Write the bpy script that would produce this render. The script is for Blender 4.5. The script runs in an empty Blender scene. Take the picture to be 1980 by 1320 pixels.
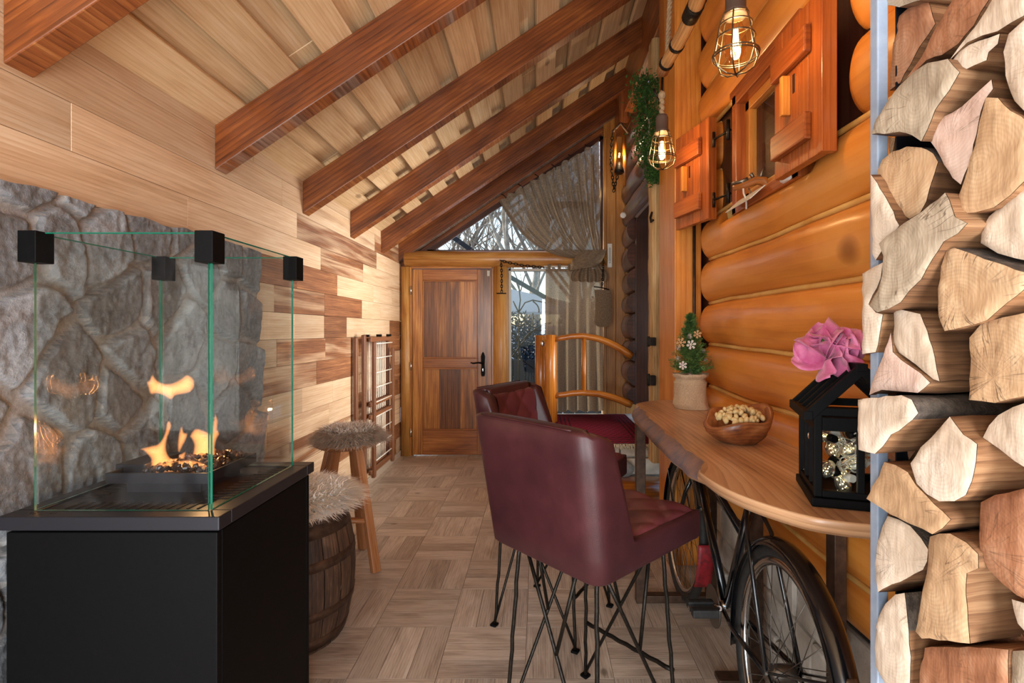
import bpy, math, random
from mathutils import Vector, Matrix, Euler, noise as MN
from math import sin, cos, pi, sqrt, radians as R
random.seed(7)
SC = bpy.context.scene
COL = SC.collection
# ---------------------------------------------------------------- camera
F_PX, VX, VY, CAMZ = 990.0, 1040.0, 640.0, 1.32
cd = bpy.data.cameras.new('camera'); cam = bpy.data.objects.new('camera', cd); COL.objects.link(cam)
cd.sensor_fit = 'HORIZONTAL'; cd.sensor_width = 36.0; cd.lens = 36.0 * F_PX / 1980
cd.shift_x = -(VX - 990) / 1980; cd.shift_y = -(660 - VY) / 1980
cd.clip_start = 0.02; cd.clip_end = 200
cam.location = (0, 0, CAMZ); cam.rotation_euler = (R(90), 0, 0)
SC.camera = cam
def P(px, py, Y):
    return Vector(((px - VX) * Y / F_PX, Y, CAMZ - (py - VY) * Y / F_PX))
# ---------------------------------------------------------------- world, sun, large lights, exposure
SC.view_settings.view_transform = 'Standard'; SC.view_settings.look = 'None'
SC.view_settings.gamma = 1; SC.view_settings.use_curve_mapping = False
SC.view_settings.exposure = 0.58
W = bpy.data.worlds.new('world'); SC.world = W; W.use_nodes = True
wn = W.node_tree.nodes; wl = W.node_tree.links
bgn = wn['Background']; sky = wn.new('ShaderNodeTexSky'); sky.sky_type = 'NISHITA'
sky.sun_disc = False; sky.sun_elevation = R(22); sky.sun_rotation = R(-60); sky.air_density = 1.0; sky.dust_density = 1.5
wl.new(sky.outputs[0], bgn.inputs[0]); bgn.inputs[1].default_value = 0.27
def light(name, kind, loc, energy, color=(1, 1, 1), rot=(0, 0, 0), size=None, size_y=None, radius=None, spread=None):
    d = bpy.data.lights.new(name, kind); d.energy = energy; d.color = color
    if size: d.shape = 'RECTANGLE'; d.size = size; d.size_y = size_y or size
    if radius is not None: d.shadow_soft_size = radius
    if spread: d.spread = spread
    o = bpy.data.objects.new(name, d); o.location = loc; o.rotation_euler = rot; COL.objects.link(o); return o
s = light('sun_light', 'SUN', (-8, 10, 8), 2.4, (1.0, .93, .82), (R(0), R(-62), R(-20))); s.data.angle = R(1)
# added lamps for presumed daylight from behind, tilted up to fill the ceiling
light('rear_daylight_fill', 'AREA', (-1.08, -1.25, 1.05), 50, (.95, .98, 1.0), (R(112), 0, R(-8)), .66, 2.3)
light('rear_daylight_fill', 'AREA', (.47, -1.25, 1.05), 56, (.95, .98, 1.0), (R(112), 0, R(5)), .8, 2.3)
# added lamp in the house entrance, brightening the far wall and ceiling
light('doorway_fill', 'AREA', (1.01, 4.15, 1.45), 21, (1.0, .95, .88), (0, R(90), 0), 1.7, 1.15, spread=R(84))

# ---------------------------------------------------------------- mesh builder
I3 = Matrix.Identity(3)
class MB:
    def __init__(s): s.v=[]; s.f=[]; s.uv=[]; s.c=[]; s.m=[]; s.s=[]
    def add(s, vs): k=len(s.v); s.v.extend([tuple(p) for p in vs]); return k
    def face(s, idx, uv, c=(.5,.5,.5), m=0, sm=False):
        s.f.append(tuple(idx)); s.uv.extend(uv); s.c.append(c); s.m.append(m); s.s.append(sm)
    def box(s, c, d, M=None, ax=None, rnd=None, m=0, g=.5):
        c=Vector(c); h=[x/2 for x in d]
        if ax is None: ax=max(range(3), key=lambda i:d[i])
        r=random.random() if rnd is None else rnd; o=random.random()*7
        P8=[Vector((x*h[0],y*h[1],z*h[2])) for x in(-1,1) for y in(-1,1) for z in(-1,1)]
        k=s.add([(M@p if M else p)+c for p in P8])
        for q in ((0,1,3,2),(4,6,7,5),(0,4,5,1),(2,3,7,6),(0,2,6,4),(1,5,7,3)):
            pts=[P8[i] for i in q]
            na=[i for i in range(3) if abs(pts[0][i]-pts[2][i])<1e-9 and abs(pts[0][i]-pts[1][i])<1e-9]
            na=na[0] if na else 0
            if na==ax: a,b=[i for i in range(3) if i!=na]
            else: a=ax; b=[i for i in range(3) if i not in(na,ax)][0]
            s.face([k+i for i in q],[(p[a]+o,p[b]+o*.37+na*.13) for p in pts],(r,g,o/7),m)
    def beam(s,p0,p1,w,h,up=(0,0,1),rnd=None,m=0,g=.5):
        p0=Vector(p0);p1=Vector(p1);x=(p1-p0);L=x.length;x.normalize();up=Vector(up)
        y=up.cross(x).normalized();z=x.cross(y)
        s.box((p0+p1)/2,(L,w,h),Matrix((x,y,z)).transposed(),0,rnd,m,g)
    def tube(s,pts,rad,n=8,cap=True,m=0,sm=True,rnd=None,closed=False,flat=1.0,up=None,g=.5):
        pts=[Vector(p) for p in pts]; N=len(pts)
        if not hasattr(rad,'__len__'): rad=[rad]*N
        r=random.random() if rnd is None else rnd; o=random.random()*7
        T=[]
        for i in range(N):
            a=pts[i-1] if (i>0 or closed) else pts[i]; b=pts[(i+1)%N] if (i<N-1 or closed) else pts[i]
            t=(b-a); T.append(t.normalized() if t.length>1e-9 else Vector((0,0,1)))
        nrm=Vector(up) if up else (Vector((0,0,1)) if abs(T[0].z)<.9 else Vector((1,0,0)))
        nrm=(nrm-T[0]*nrm.dot(T[0])).normalized()
        rings=[];L=0;Ls=[]
        for i in range(N):
            if i: L+=(pts[i]-pts[i-1]).length
            Ls.append(L)
            nrm=(nrm-T[i]*nrm.dot(T[i]))
            if nrm.length<1e-6: nrm=T[i].orthogonal()
            nrm.normalize(); b=T[i].cross(nrm)
            rings.append(s.add([pts[i]+nrm*(rad[i]*cos(2*pi*j/n))+b*(rad[i]*flat*sin(2*pi*j/n)) for j in range(n)]))
        rm=max(rad)
        for i in range(N if closed else N-1):
            i2=(i+1)%N; l2=Ls[i2] if i2 else Ls[-1]+.02
            for j in range(n):
                a,b=rings[i]+j,rings[i]+(j+1)%n; c,d=rings[i2]+(j+1)%n,rings[i2]+j
                va,vb=2*pi*rm*j/n+o,2*pi*rm*(j+1)/n+o
                s.face((a,b,c,d),((Ls[i]+o,va),(Ls[i]+o,vb),(l2+o,vb),(l2+o,va)),(r,g,o/7),m,sm)
        if cap and not closed:
            for i,rv in((0,True),(N-1,False)):
                q=[rings[i]+j for j in range(n)]
                if rv: q=q[::-1]
                s.face(q,[(o+.02*cos(j),o+rm*sin(2*pi*j/n)) for j in range(n)],(r,g,o/7),m)
    def lathe(s,prof,n=24,o=(0,0,0),M=None,m=0,sm=True,rnd=None,cap=True,g=.5,wob=None):
        o=Vector(o); r=random.random() if rnd is None else rnd; q=random.random()*7
        rg=[];rm=max(p[0] for p in prof)
        for(rr,z)in prof:
            ps=[]
            for j in range(n):
                a=2*pi*j/n; k=rr*(wob(a,z) if wob else 1)
                p=Vector((k*cos(a),k*sin(a),z)); ps.append((M@p if M else p)+o)
            rg.append(s.add(ps))
        for i in range(len(prof)-1):
            l0=prof[i][1]+prof[i][0];l1=prof[i+1][1]+prof[i+1][0]
            for j in range(n):
                s.face((rg[i]+j,rg[i]+(j+1)%n,rg[i+1]+(j+1)%n,rg[i+1]+j),[(l0+q,rm*2*pi*j/n),(l0+q,rm*2*pi*(j+1)/n),(l1+q,rm*2*pi*(j+1)/n),(l1+q,rm*2*pi*j/n)],(r,g,q/7),m,sm)
        if cap:
            for i,rv in((0,True),(len(prof)-1,False)):
                if prof[i][0]>1e-5:
                    idx=[rg[i]+j for j in range(n)]
                    if rv: idx=idx[::-1]
                    s.face(idx,[(q+prof[i][0]*cos(2*pi*j/n),q+prof[i][0]*sin(2*pi*j/n)) for j in range(n)],(r,g,q/7),m)
    def grid(s,nu,nv,fn,su=1,sv=1,m=0,sm=True,rnd=None,cf=None,flip=False,closeu=False):
        r=random.random() if rnd is None else rnd
        k=s.add([fn(i/nu,j/nv) for i in range(nu+1) for j in range(nv+1)])
        for i in range(nu):
            for j in range(nv):
                a=k+i*(nv+1)+j; q=[a,a+nv+1,a+nv+2,a+1]; uv=[(i/nu*su,j/nv*sv),((i+1)/nu*su,j/nv*sv),((i+1)/nu*su,(j+1)/nv*sv),(i/nu*su,(j+1)/nv*sv)]
                if flip: q=q[::-1]; uv=uv[::-1]
                s.face(q,uv,cf((i+.5)/nu,(j+.5)/nv) if cf else (r,.5,.5),m,sm)
    def ball(s,c,rad,nu=16,nv=10,M=None,fn=None,m=0,rnd=None,g=.5):
        c=Vector(c)
        if not hasattr(rad,'__len__'): rad=(rad,)*3
        r=random.random() if rnd is None else rnd
        def f(j,i):
            a=2*pi*(j%nu)/nu;b=pi*i/nv-pi/2
            p=Vector((cos(b)*cos(a),cos(b)*sin(a),sin(b))); k=fn(p) if fn else 1
            p=Vector((p.x*rad[0]*k,p.y*rad[1]*k,p.z*rad[2]*k)); return (M@p if M else p)+c
        b0=s.add([f(0,0)]);rows=[s.add([f(j,i) for j in range(nu)]) for i in range(1,nv)];b1=s.add([f(0,nv)])
        R0=max(rad)
        for i in range(nv-2):
            for j in range(nu):
                j2=(j+1)%nu
                s.face((rows[i]+j,rows[i]+j2,rows[i+1]+j2,rows[i+1]+j),[(R0*6*j/nu,R0*3*i/nv),(R0*6*(j+1)/nu,R0*3*i/nv),(R0*6*(j+1)/nu,R0*3*(i+1)/nv),(R0*6*j/nu,R0*3*(i+1)/nv)],(r,g,r),m,True)
        for j in range(nu):
            j2=(j+1)%nu
            s.face((b0,rows[0]+j2,rows[0]+j),[(0,0)]*3,(r,g,r),m,True)
            s.face((b1,rows[-1]+j,rows[-1]+j2),[(0,R0*3)]*3,(r,g,r),m,True)
    def prism(s,poly,p3,ext,mc=0,ms=0,rnd=None,smside=False,side_m=None,g=.5):
        """poly: list of 2D outline points, p3(u,v)->Vector, ext: extrusion vector"""
        r=random.random() if rnd is None else rnd; o=random.random()*7; ext=Vector(ext); n=len(poly)
        a=s.add([p3(*p) for p in poly]); b=s.add([Vector(p3(*p))+ext for p in poly]); L=ext.length
        s.face([a+i for i in range(n)],[(p[0]+o,p[1]+o) for p in poly],(r,g,o/7),mc)
        s.face([b+i for i in range(n)][::-1],[(p[0]+o,p[1]+o) for p in poly][::-1],(r,g,o/7),mc)
        acc=0
        for i in range(n):
            j=(i+1)%n; d=sqrt((poly[i][0]-poly[j][0])**2+(poly[i][1]-poly[j][1])**2)
            s.face((a+j,a+i,b+i,b+j),[(o,acc+d),(o,acc),(o+L,acc),(o+L,acc+d)],(r,g,o/7),side_m[i] if side_m else ms,smside); acc+=d
    def blade(s,p0,p1,p2,w,side,c=(.5,.5,.5),m=0):
        side=Vector(side)*w; p0=Vector(p0);p1=Vector(p1)
        k=s.add([p0-side,p0+side,p1+side*.7,p1-side*.7,p2])
        s.face((k,k+1,k+2,k+3),[(0,0),(0,1),(.5,1),(.5,0)],c,m,True); s.face((k+3,k+2,k+4),[(.5,0),(.5,1),(1,.5)],c,m,True)
def mesh(mb,name,mats):
    me=bpy.data.meshes.new(name); me.from_pydata(mb.v,[],mb.f)
    for m_ in (mats if isinstance(mats,(list,tuple)) else [mats]): me.materials.append(m_)
    me.polygons.foreach_set('material_index',mb.m); me.polygons.foreach_set('use_smooth',mb.s)
    uvl=me.uv_layers.new(name='UVMap'); uvl.uv.foreach_set('vector',[x for p in mb.uv for x in p])
    ca=me.color_attributes.new('tone','FLOAT_COLOR','CORNER')
    fl=[]
    for f,c in zip(mb.f,mb.c): fl.extend((c[0],c[1],c[2],1.0)*len(f))
    ca.data.foreach_set('color',fl); me.update(); return me
def obj(mb,name,mats,parent=None,world=True,bevel=0,sub=0,seg=2,label=None):
    o=bpy.data.objects.new(name,mesh(mb,name,mats)); COL.objects.link(o)
    if parent is not None:
        o.parent=parent
        if world: o.matrix_parent_inverse=wm(parent).inverted()
    if bevel:
        b=o.modifiers.new('bevel','BEVEL'); b.width=bevel; b.segments=seg; b.limit_method='ANGLE'; b.angle_limit=R(40)
    if sub: b=o.modifiers.new('sub','SUBSURF'); b.levels=sub; b.render_levels=sub
    if label: o['label']=label
    return o
def wm(o):
    m=Matrix.LocRotScale(o.location,o.rotation_euler,o.scale)
    return (wm(o.parent)@o.matrix_parent_inverse@m) if o.parent else m
def thing(name,label,cat,loc=(0,0,0),rz=0,group=None):
    o=bpy.data.objects.new(name,None); o.location=loc; o.rotation_euler=(0,0,rz); o.empty_display_size=.1; COL.objects.link(o)
    return tag(o,label,cat,group)
def tag(o,label,cat,group=None,kind=None):
    o['label']=label; o['category']=cat
    if group: o['group']=group
    if kind: o['kind']=kind
    return o
def struct(mb,name,mats,parent=None,bevel=0,label=None,**k):
    o=obj(mb,name,mats,parent,bevel=bevel,label=label,**k)
    if parent is None: o['kind']='structure'
    return o
def dup(root,loc=None,rz=None,label=None):
    r=root.copy(); COL.objects.link(r)
    if loc is not None: r.location=loc
    if rz is not None: r.rotation_euler=(0,0,rz)
    if label: r['label']=label
    for ch in list(root.children):
        c=ch.copy(); COL.objects.link(c); c.parent=r
        for gch in list(ch.children):
            d=gch.copy(); COL.objects.link(d); d.parent=c
    return r
def bez(a,b,c,n=10):
    a,b,c=Vector(a),Vector(b),Vector(c)
    return [a*(1-t)**2+b*2*t*(1-t)+c*t*t for t in [i/n for i in range(n+1)]]
from mathutils.geometry import delaunay_2d_cdt
def fill2d(out, sp):
    """triangulate a closed outline with interior points every sp; returns verts, tris, distance to the rim"""
    pts=[Vector(p) for p in out]; n=len(pts); x0,x1=min(p.x for p in pts),max(p.x for p in pts); y0,y1=min(p.y for p in pts),max(p.y for p in pts)
    def dist(q):
        m=9e9
        for i in range(n):
            a,b=pts[i-1],pts[i]; ab=b-a; t=max(0,min(1,(q-a).dot(ab)/max(1e-12,ab.length_squared))); m=min(m,(q-a-ab*t).length)
        return m
    ins=[]; j=0; y=y0
    while y<y1:
        x=x0+(sp/2 if j%2 else 0)
        while x<x1:
            q=Vector((x,y)); c=False
            for i in range(n):
                a,b=pts[i-1],pts[i]
                if (a.y>y)!=(b.y>y) and x<(b.x-a.x)*(y-a.y)/(b.y-a.y)+a.x: c=not c
            if c and dist(q)>sp*.4: ins.append(q)
            x+=sp
        y+=sp*.87; j+=1
    v,e,f,*_=delaunay_2d_cdt(pts+ins,[(i,(i+1)%n) for i in range(n)],[],1,1e-7)
    return v,f,[dist(q) for q in v]
def nz(x,y=0,z=0): return MN.noise(Vector((x,y,z)))
# ---------------------------------------------------------------- materials
def srgb(h):
    h=h.lstrip('#'); v=[int(h[i:i+2],16)/255 for i in(0,2,4)]
    return tuple((x/12.92 if x<=.04045 else ((x+.055)/1.055)**2.4) for x in v)+(1,)
class NT:
    def __init__(s,name):
        s.m=bpy.data.materials.new(name); s.m.use_nodes=True; s.t=s.m.node_tree; s.n=s.t.nodes; s.l=s.t.links; s.b=s.n['Principled BSDF']
    def N(s,ty,**k):
        o=s.n.new(ty)
        for a,v in k.items(): setattr(o,a,v)
        return o
    def L(s,a,b): s.l.new(a,b)
    def val(s,inp,v):
        if hasattr(v,'is_linked') or hasattr(v,'links'): s.L(v,inp)
        else: inp.default_value=v
    def math(s,op,a,b=0,c=None,clamp=False):
        n=s.N('ShaderNodeMath',operation=op,use_clamp=clamp); s.val(n.inputs[0],a); s.val(n.inputs[1],b)
        if c is not None: s.val(n.inputs[2],c)
        return n.outputs[0]
    def noise(s,vec,scale=5,detail=3,rough=.5,dist=0):
        n=s.N('ShaderNodeTexNoise'); s.val(n.inputs['Scale'],scale); n.inputs['Detail'].default_value=detail; n.inputs['Roughness'].default_value=rough; n.inputs['Distortion'].default_value=dist
        if vec is not None: s.L(vec,n.inputs['Vector'])
        return n.outputs[0]
    def ramp(s,f,stops,interp='LINEAR'):
        n=s.N('ShaderNodeValToRGB'); r=n.color_ramp; r.interpolation=interp
        while len(r.elements)<len(stops): r.elements.new(.5)
        for e,(p,c) in zip(r.elements,stops):
            e.position=p; e.color=c if hasattr(c,'__len__') else (c,c,c,1)
        s.L(f,n.inputs[0]); return n.outputs[0]
    def mix(s,f,a,b,mode='MIX'):
        n=s.N('ShaderNodeMix',data_type='RGBA',blend_type=mode); s.val(n.inputs[0],f); s.val(n.inputs[6],a); s.val(n.inputs[7],b); return n.outputs[2]
    def tone(s):
        a=s.N('ShaderNodeAttribute',attribute_name='tone'); sp=s.N('ShaderNodeSeparateColor'); s.L(a.outputs['Color'],sp.inputs[0]); return sp.outputs
    def uv3(s,su,sv,z,k=17):
        t=s.N('ShaderNodeTexCoord'); sp=s.N('ShaderNodeSeparateXYZ'); s.L(t.outputs['UV'],sp.inputs[0])
        c=s.N('ShaderNodeCombineXYZ'); s.L(s.math('MULTIPLY',sp.outputs[0],su),c.inputs[0]); s.L(s.math('MULTIPLY',sp.outputs[1],sv),c.inputs[1]); s.L(s.math('MULTIPLY',z,k),c.inputs[2]); return c.outputs[0]
    def bump(s,h,strength=.3,dist=.002):
        n=s.N('ShaderNodeBump'); n.inputs['Strength'].default_value=strength; n.inputs['Distance'].default_value=dist; s.L(h,n.inputs['Height']); s.L(n.outputs[0],s.b.inputs['Normal'])
    def set(s,**k):
        mp=dict(col='Base Color',rough='Roughness',metal='Metallic',coat='Coat Weight',crough='Coat Roughness',trans='Transmission Weight',ior='IOR',emc='Emission Color',ems='Emission Strength',alpha='Alpha',sheen='Sheen Weight',spec='Specular IOR Level')
        for a,v in k.items(): s.val(s.b.inputs[mp[a]],v)
        return s
def wood(name,dark,mid,lite,rough=.5,coat=0,zone=.5,fibre=.35,var=.35,su=1.0,sv=1.0,knots=.0,alt=None,altw=0,bump=.25,hi=None,ring=.13):
    t=NT(name); r,g,b=t.tone()
    zn=t.noise(t.uv3(.9*su,5*sv,b,41),1.6,3,.55,.9)
    gr=t.noise(t.uv3(1.6*su,34*sv,b,23),1.8,4,.6,.5)
    fb=t.noise(t.uv3(7*su,260*sv,b,9),1.5,2,.6)
    k=t.math('ADD',t.math('MULTIPLY',zn,zone),t.math('MULTIPLY',gr,1-zone))
    k=t.math('ADD',k,t.math('MULTIPLY',t.math('SUBTRACT',fb,.5),fibre*.5))
    if ring:
        wt=t.N('ShaderNodeTexWave',wave_type='BANDS',bands_direction='Y',wave_profile='SAW'); wt.inputs['Scale'].default_value=1.0; wt.inputs['Distortion'].default_value=9; wt.inputs['Detail'].default_value=2.5; wt.inputs['Detail Scale'].default_value=.55; wt.inputs['Detail Roughness'].default_value=.45
        t.L(t.uv3(.9*su,22*sv,b,31),wt.inputs['Vector']); k=t.math('SUBTRACT',k,t.math('MULTIPLY',t.math('POWER',wt.outputs[1],2.5),ring))
    c=t.ramp(k,[(.28,srgb(dark)),(.5,srgb(mid)),(.7,srgb(lite))])
    if alt:
        c2=t.ramp(k,[(.3,srgb(alt[0])),(.52,srgb(alt[1])),(.7,srgb(alt[2]))])
        wv=t.noise(t.uv3(.55*su,7*sv,b,71),1.5,2,.5,1.2)
        w=t.math('ADD',t.math('MULTIPLY',t.math('SUBTRACT',wv,.5),3.2),t.math('MULTIPLY',t.math('SUBTRACT',r,1-altw),5),clamp=True)
        c=t.mix(w,c,c2)
    c=t.mix(1,c,t.ramp(t.math('FRACT',t.math('MULTIPLY',r,7.31)),[(0,1-var),(1,1+var*.35)]),'MULTIPLY')
    if knots:
        vo=t.N('ShaderNodeTexVoronoi'); vo.inputs['Scale'].default_value=1.0; t.L(t.uv3(2.2*su,6*sv,b,13),vo.inputs['Vector'])
        kn=t.ramp(vo.outputs['Distance'],[(.0,1),(.07,.85),(.13,0)])
        sp=t.N('ShaderNodeSeparateColor'); t.L(vo.outputs['Color'],sp.inputs[0])
        kn=t.math('MULTIPLY',kn,t.math('GREATER_THAN',sp.outputs[0],1-knots))
        c=t.mix(t.math('MULTIPLY',kn,.75),c,srgb(dark if not alt else alt[0]))
        c=t.mix(t.math('MULTIPLY',kn,.5),c,srgb('2a1408'))
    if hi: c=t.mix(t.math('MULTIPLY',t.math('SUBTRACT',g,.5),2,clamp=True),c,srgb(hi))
    t.set(col=c,rough=rough,coat=coat,crough=.18)
    t.bump(t.math('ADD',gr,t.math('MULTIPLY',fb,.5)),bump,.0015)
    return t.m
def plain(name,col,rough=.5,metal=0,var=.0,nscale=20,bump=0,coat=0,col2=None,**k):
    t=NT(name); tc=t.N('ShaderNodeTexCoord')
    c=srgb(col)
    if var or col2:
        n=t.noise(tc.outputs['Object'],nscale,4,.6)
        c=t.ramp(n,[(.3,srgb(col)),(.7,srgb(col2) if col2 else tuple(min(1,x*(1+var)) for x in srgb(col)[:3])+(1,))])
    t.set(col=c,rough=rough,metal=metal,coat=coat,**k)
    if bump: t.bump(t.noise(tc.outputs['Object'],nscale*3,4,.6),bump,.003)
    return t.m
M={}
M['oak']=wood('wall_oak','c8a27c','e0c09c','efd9bb',.5,.05,.5,.5,.25,knots=.14,alt=('6a4026','9a6540','c8925f'),altw=.52)
M['ceil']=wood('ceiling_pine','c7a075','e0bf92','eed6b2',.5,.1,.4,.4,.2,sv=.8,knots=.4,hi='f0dcb8')
M['rafter']=wood('rafter_stain','4a230f','86471d','b36c33',.42,.2,.55,.4,.25,sv=.6,knots=.3)
M['worn']=wood('rafter_worn_lit','5a2c14','93542a','bd8048',.45,.15,.55,.4,.2,sv=.6,knots=.2,alt=('6d5546','a08c7e','c9b8ab'),altw=.42)  # worn patches; base colour also lightened to suggest light from below
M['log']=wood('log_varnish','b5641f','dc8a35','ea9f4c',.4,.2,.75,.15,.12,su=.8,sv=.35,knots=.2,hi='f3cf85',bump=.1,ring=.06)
M['seam']=plain('seam_yellow','e0b468',.6,col2='c98d3f',nscale=7)
M['logbrown']=wood('log_brown','2e1610','4a261a','6b3a26',.35,.3,.6,.3,.15,sv=.4)
M['orange']=wood('orange_board','b1601f','d58835','e6a553',.4,.25,.6,.35,.12,sv=.5,knots=.25)
M['shutter']=wood('shutter_red','7a3414','a6541f','bc6c31',.36,.35,.5,.4,.18,sv=.7)
M['door']=wood('door_ash','69370f','b5702a','dda350',.36,.3,.3,.5,.2,su=.7,sv=.75,knots=.1,alt=('42230d','7a451c','a86c34'),altw=.6)
M['doorrail']=wood('door_rail','743c14','a25f26','c27f40',.34,.35,.45,.4,.12,sv=.8)
M['post']=wood('log_post','9a5a22','c98f48','dcae6c',.42,.2,.6,.3,.12,sv=.6,knots=.25)
M['rail']=wood('rail_branch','7d3f12','b46a22','cf8c3c',.3,.4,.6,.3,.12,sv=.6,knots=.2)
M['hewn']=wood('hewn_post','8b6a3f','bd9a68','d9be92',.7,0,.5,.5,.15,sv=.6,bump=.8)
M['board']=wood('gable_board','8c5622','b47a38','cc9752',.42,.15,.5,.4,.15,sv=.7,knots=.25)
M['floor']=wood('floor_tile','958271','c7b4a1','dfd1c2',.33,.12,.5,.5,.22,su=2,sv=1.3,knots=.1,bump=.1)
M['grout']=plain('grout','b3a08c',.8,var=.1)
M['walnut']=wood('counter_wood','8f6444','c59870','e2bf9a',.36,.25,.65,.25,.12,su=.8,sv=.6,knots=.1)
M['liveedge']=plain('live_edge','5b5a66',.5,col2='9a7463',nscale=14,bump=.4)
M['stool']=wood('stool_wood','7c4a28','a86d42','c28b5b',.42,.15,.6,.3,.1)
M['barrel']=wood('barrel_oak','1f140d','523929','82634a',.6,0,.55,.6,.3,su=2.2,sv=.8,knots=.15)
M['fire_side']=wood('log_side','5a3a22','8d623f','b48a62',.75,0,.5,.6,.25,su=1.5,bump=.6)
M['bark']=plain('bark','2f2620',.9,col2='6d5f52',nscale=45,bump=1.0)
def endgrain(name,a,b,c,crack=.5,stain=.2,rough=.75):
    t=NT(name); r,g,bb=t.tone(); v=t.uv3(1,1,bb,5)
    n1=t.noise(v,9,4,.6,.4); n2=t.noise(t.uv3(90,14,bb,3),1,3,.6)
    k=t.math('ADD',t.math('MULTIPLY',n1,.62),t.math('MULTIPLY',n2,.38))
    col=t.ramp(k,[(.3,srgb(a)),(.5,srgb(b)),(.68,srgb(c))])
    tc=t.N('ShaderNodeTexCoord'); sp=t.N('ShaderNodeSeparateXYZ'); t.L(tc.outputs['UV'],sp.inputs[0]); x,y=sp.outputs[0],sp.outputs[1]
    ln=t.math('SQRT',t.math('ADD',t.math('MULTIPLY',x,x),t.math('MULTIPLY',y,y))); an=t.math('ARCTAN2',y,x)
    rg=t.math('SINE',t.math('ADD',t.math('MULTIPLY',ln,1300),t.math('MULTIPLY',n1,26)))
    cv=t.N('ShaderNodeCombineXYZ'); t.L(t.math('MULTIPLY',an,2.6),cv.inputs[0]); t.L(t.math('MULTIPLY',ln,5),cv.inputs[1]); t.L(t.math('MULTIPLY',bb,40),cv.inputs[2])
    ck=t.ramp(t.math('ABSOLUTE',t.math('SUBTRACT',t.noise(cv.outputs[0],2.2,2,.5,.3),.5)),[(0,1),(.012,.6),(.022,0)])
    ck=t.math('MULTIPLY',ck,t.ramp(t.noise(v,14,2,.5),[(.48,0),(.62,1)]))
    col=t.mix(t.math('MULTIPLY',t.math('ADD',rg,1),.11),col,srgb(a)); col=t.mix(t.math('MULTIPLY',ck,crack),col,srgb('4a3222'))
    st=t.ramp(t.noise(t.uv3(1,1,bb,77),11,3,.6),[(.55,0),(.75,.55)]); col=t.mix(t.math('MULTIPLY',st,stain),col,srgb('6e5136'))
    t.set(col=col,rough=rough); t.bump(t.math('ADD',n1,n2),.5,.003); return t.m
M['end_white']=endgrain('cut_pale','b39b82','d0bca6','e2d3c2')
M['end_pink']=endgrain('cut_pink','b9988a','d3b5a4','e2cabb')
M['end_tan']=endgrain('cut_tan','967352','bd9872','d4b590',.85,.5)
M['end_grey']=endgrain('cut_grey','80705e','a8967f','c2b199',.8,.4)
M['end_brown']=endgrain('cut_brown','74452c','a06a48','c09372',.6,.6)
M['black']=plain('black_powder','040405',.55,.0,col2='080809',nscale=90,spec=.12)
M['blacklid']=plain('black_lid','26252a',.38,.3,spec=.5)
M['iron']=plain('wrought_iron','17130f',.45,.7,col2='2e2822',nscale=60,bump=.3)
M['rust']=plain('rusty_steel','3a2a20',.5,.5,col2='5a4232',nscale=30)
M['steel']=plain('rack_steel','8d9bb0',.45,.1,col2='9dabbd',nscale=40)
M['rackdark']=plain('rack_dark','20242c',.4,.5)
M['chrome']=plain('chrome','c8c8c8',.18,1)
M['spoke']=plain('spoke_steel','75706a',.4,.9)
M['rubber']=plain('tyre_rubber','121212',.7,col2='2a2826',nscale=60)
M['bikeblack']=plain('bike_enamel','07080a',.22,0,coat=.6,col2='111318',nscale=8)
M['red']=plain('red_plastic','a8222c',.45,col2='5d1f22',nscale=50)
M['white']=plain('white_ceramic','e8e4dc',.4)
M['paper']=plain('paper','d8d2c6',.7,var=.1)
M['plastic']=plain('grey_plastic','c9c5bb',.5)
M['wire']=plain('white_wire','e2dccf',.45)
M['brass']=plain('cage_metal','8a7a62',.3,.9,col2='5c5348',nscale=40)
M['socket']=plain('socket_brown','5a4a42',.5)
M['rope']=plain('rope_fibre','b39a78',.9,col2='8f7656',nscale=80,bump=.8)
M['pole']=wood('bark_pole','8a5e34','c3925c','dbb684',.6,.05,.6,.5,.1,knots=.35,bump=.6)
M['green']=plain('foliage_green','2f5a26',.6,col2='55813a',nscale=25)
M['fir']=plain('fir_needle','33602f',.6,col2='6a9150',nscale=30)
M['garland']=plain('garland_leaf','234d22',.55,col2='4f7d3a',nscale=25)
M['cone']=plain('pine_cone','4d2f22',.7,col2='e6ddd2',nscale=120)
M['snowdeco']=plain('snow_white','eae6e0',.6)
M['wood_flake']=plain('flake_wood','d0a878',.7)
M['jute']=plain('jute_sack','e0cbb0',.9,col2='c4aa86',nscale=160,bump=.8)
M['burl']=wood('burl_bowl','5c2e18','94562f','b97c4c',.4,.2,.7,.3,.1,su=6,sv=.5)
M['nut']=plain('pistachio','e0c795',.5,col2='c9a868',nscale=90)
M['stone']=None
M['stringglass']=plain('clear_bulb','e8e4d8',.05,0,trans=.9,ior=1.45)
M['carpet']=None
M['fringe']=plain('rug_fringe','c9bda5',.9,col2='a89b84',nscale=90,bump=.6)
M['whitestone']=plain('white_stone','a79d90',.85,col2='d6cec2',nscale=9,bump=.8)
M['flower']=plain('pink_petal','c0457f',.55,col2='e78fb6',nscale=22,sheen=.3)
M['furbrown']=plain('fur_taupe','b09a88',.9,col2='eee0d2',nscale=35,spec=.1)
M['furwhite']=plain('fur_cream','fff4e4',.9,col2='ffffff',nscale=35,spec=.1)
M['graph']=plain('dark_interior','1a120c',.8)
M['greycurtain']=plain('grey_cloth','8f928c',.8,col2='6b6e69',nscale=6)
M['gunwood']=wood('pistol_wood','6b3714','a5622a','c4853f',.3,.4,.5,.3,.1)
M['gunmetal']=plain('aged_metal','6a6258',.35,.9,col2='a59c8e',nscale=60)
M['snow']=plain('garden_ground','5f6670',.9,col2='8b95a0',nscale=3)
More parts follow.
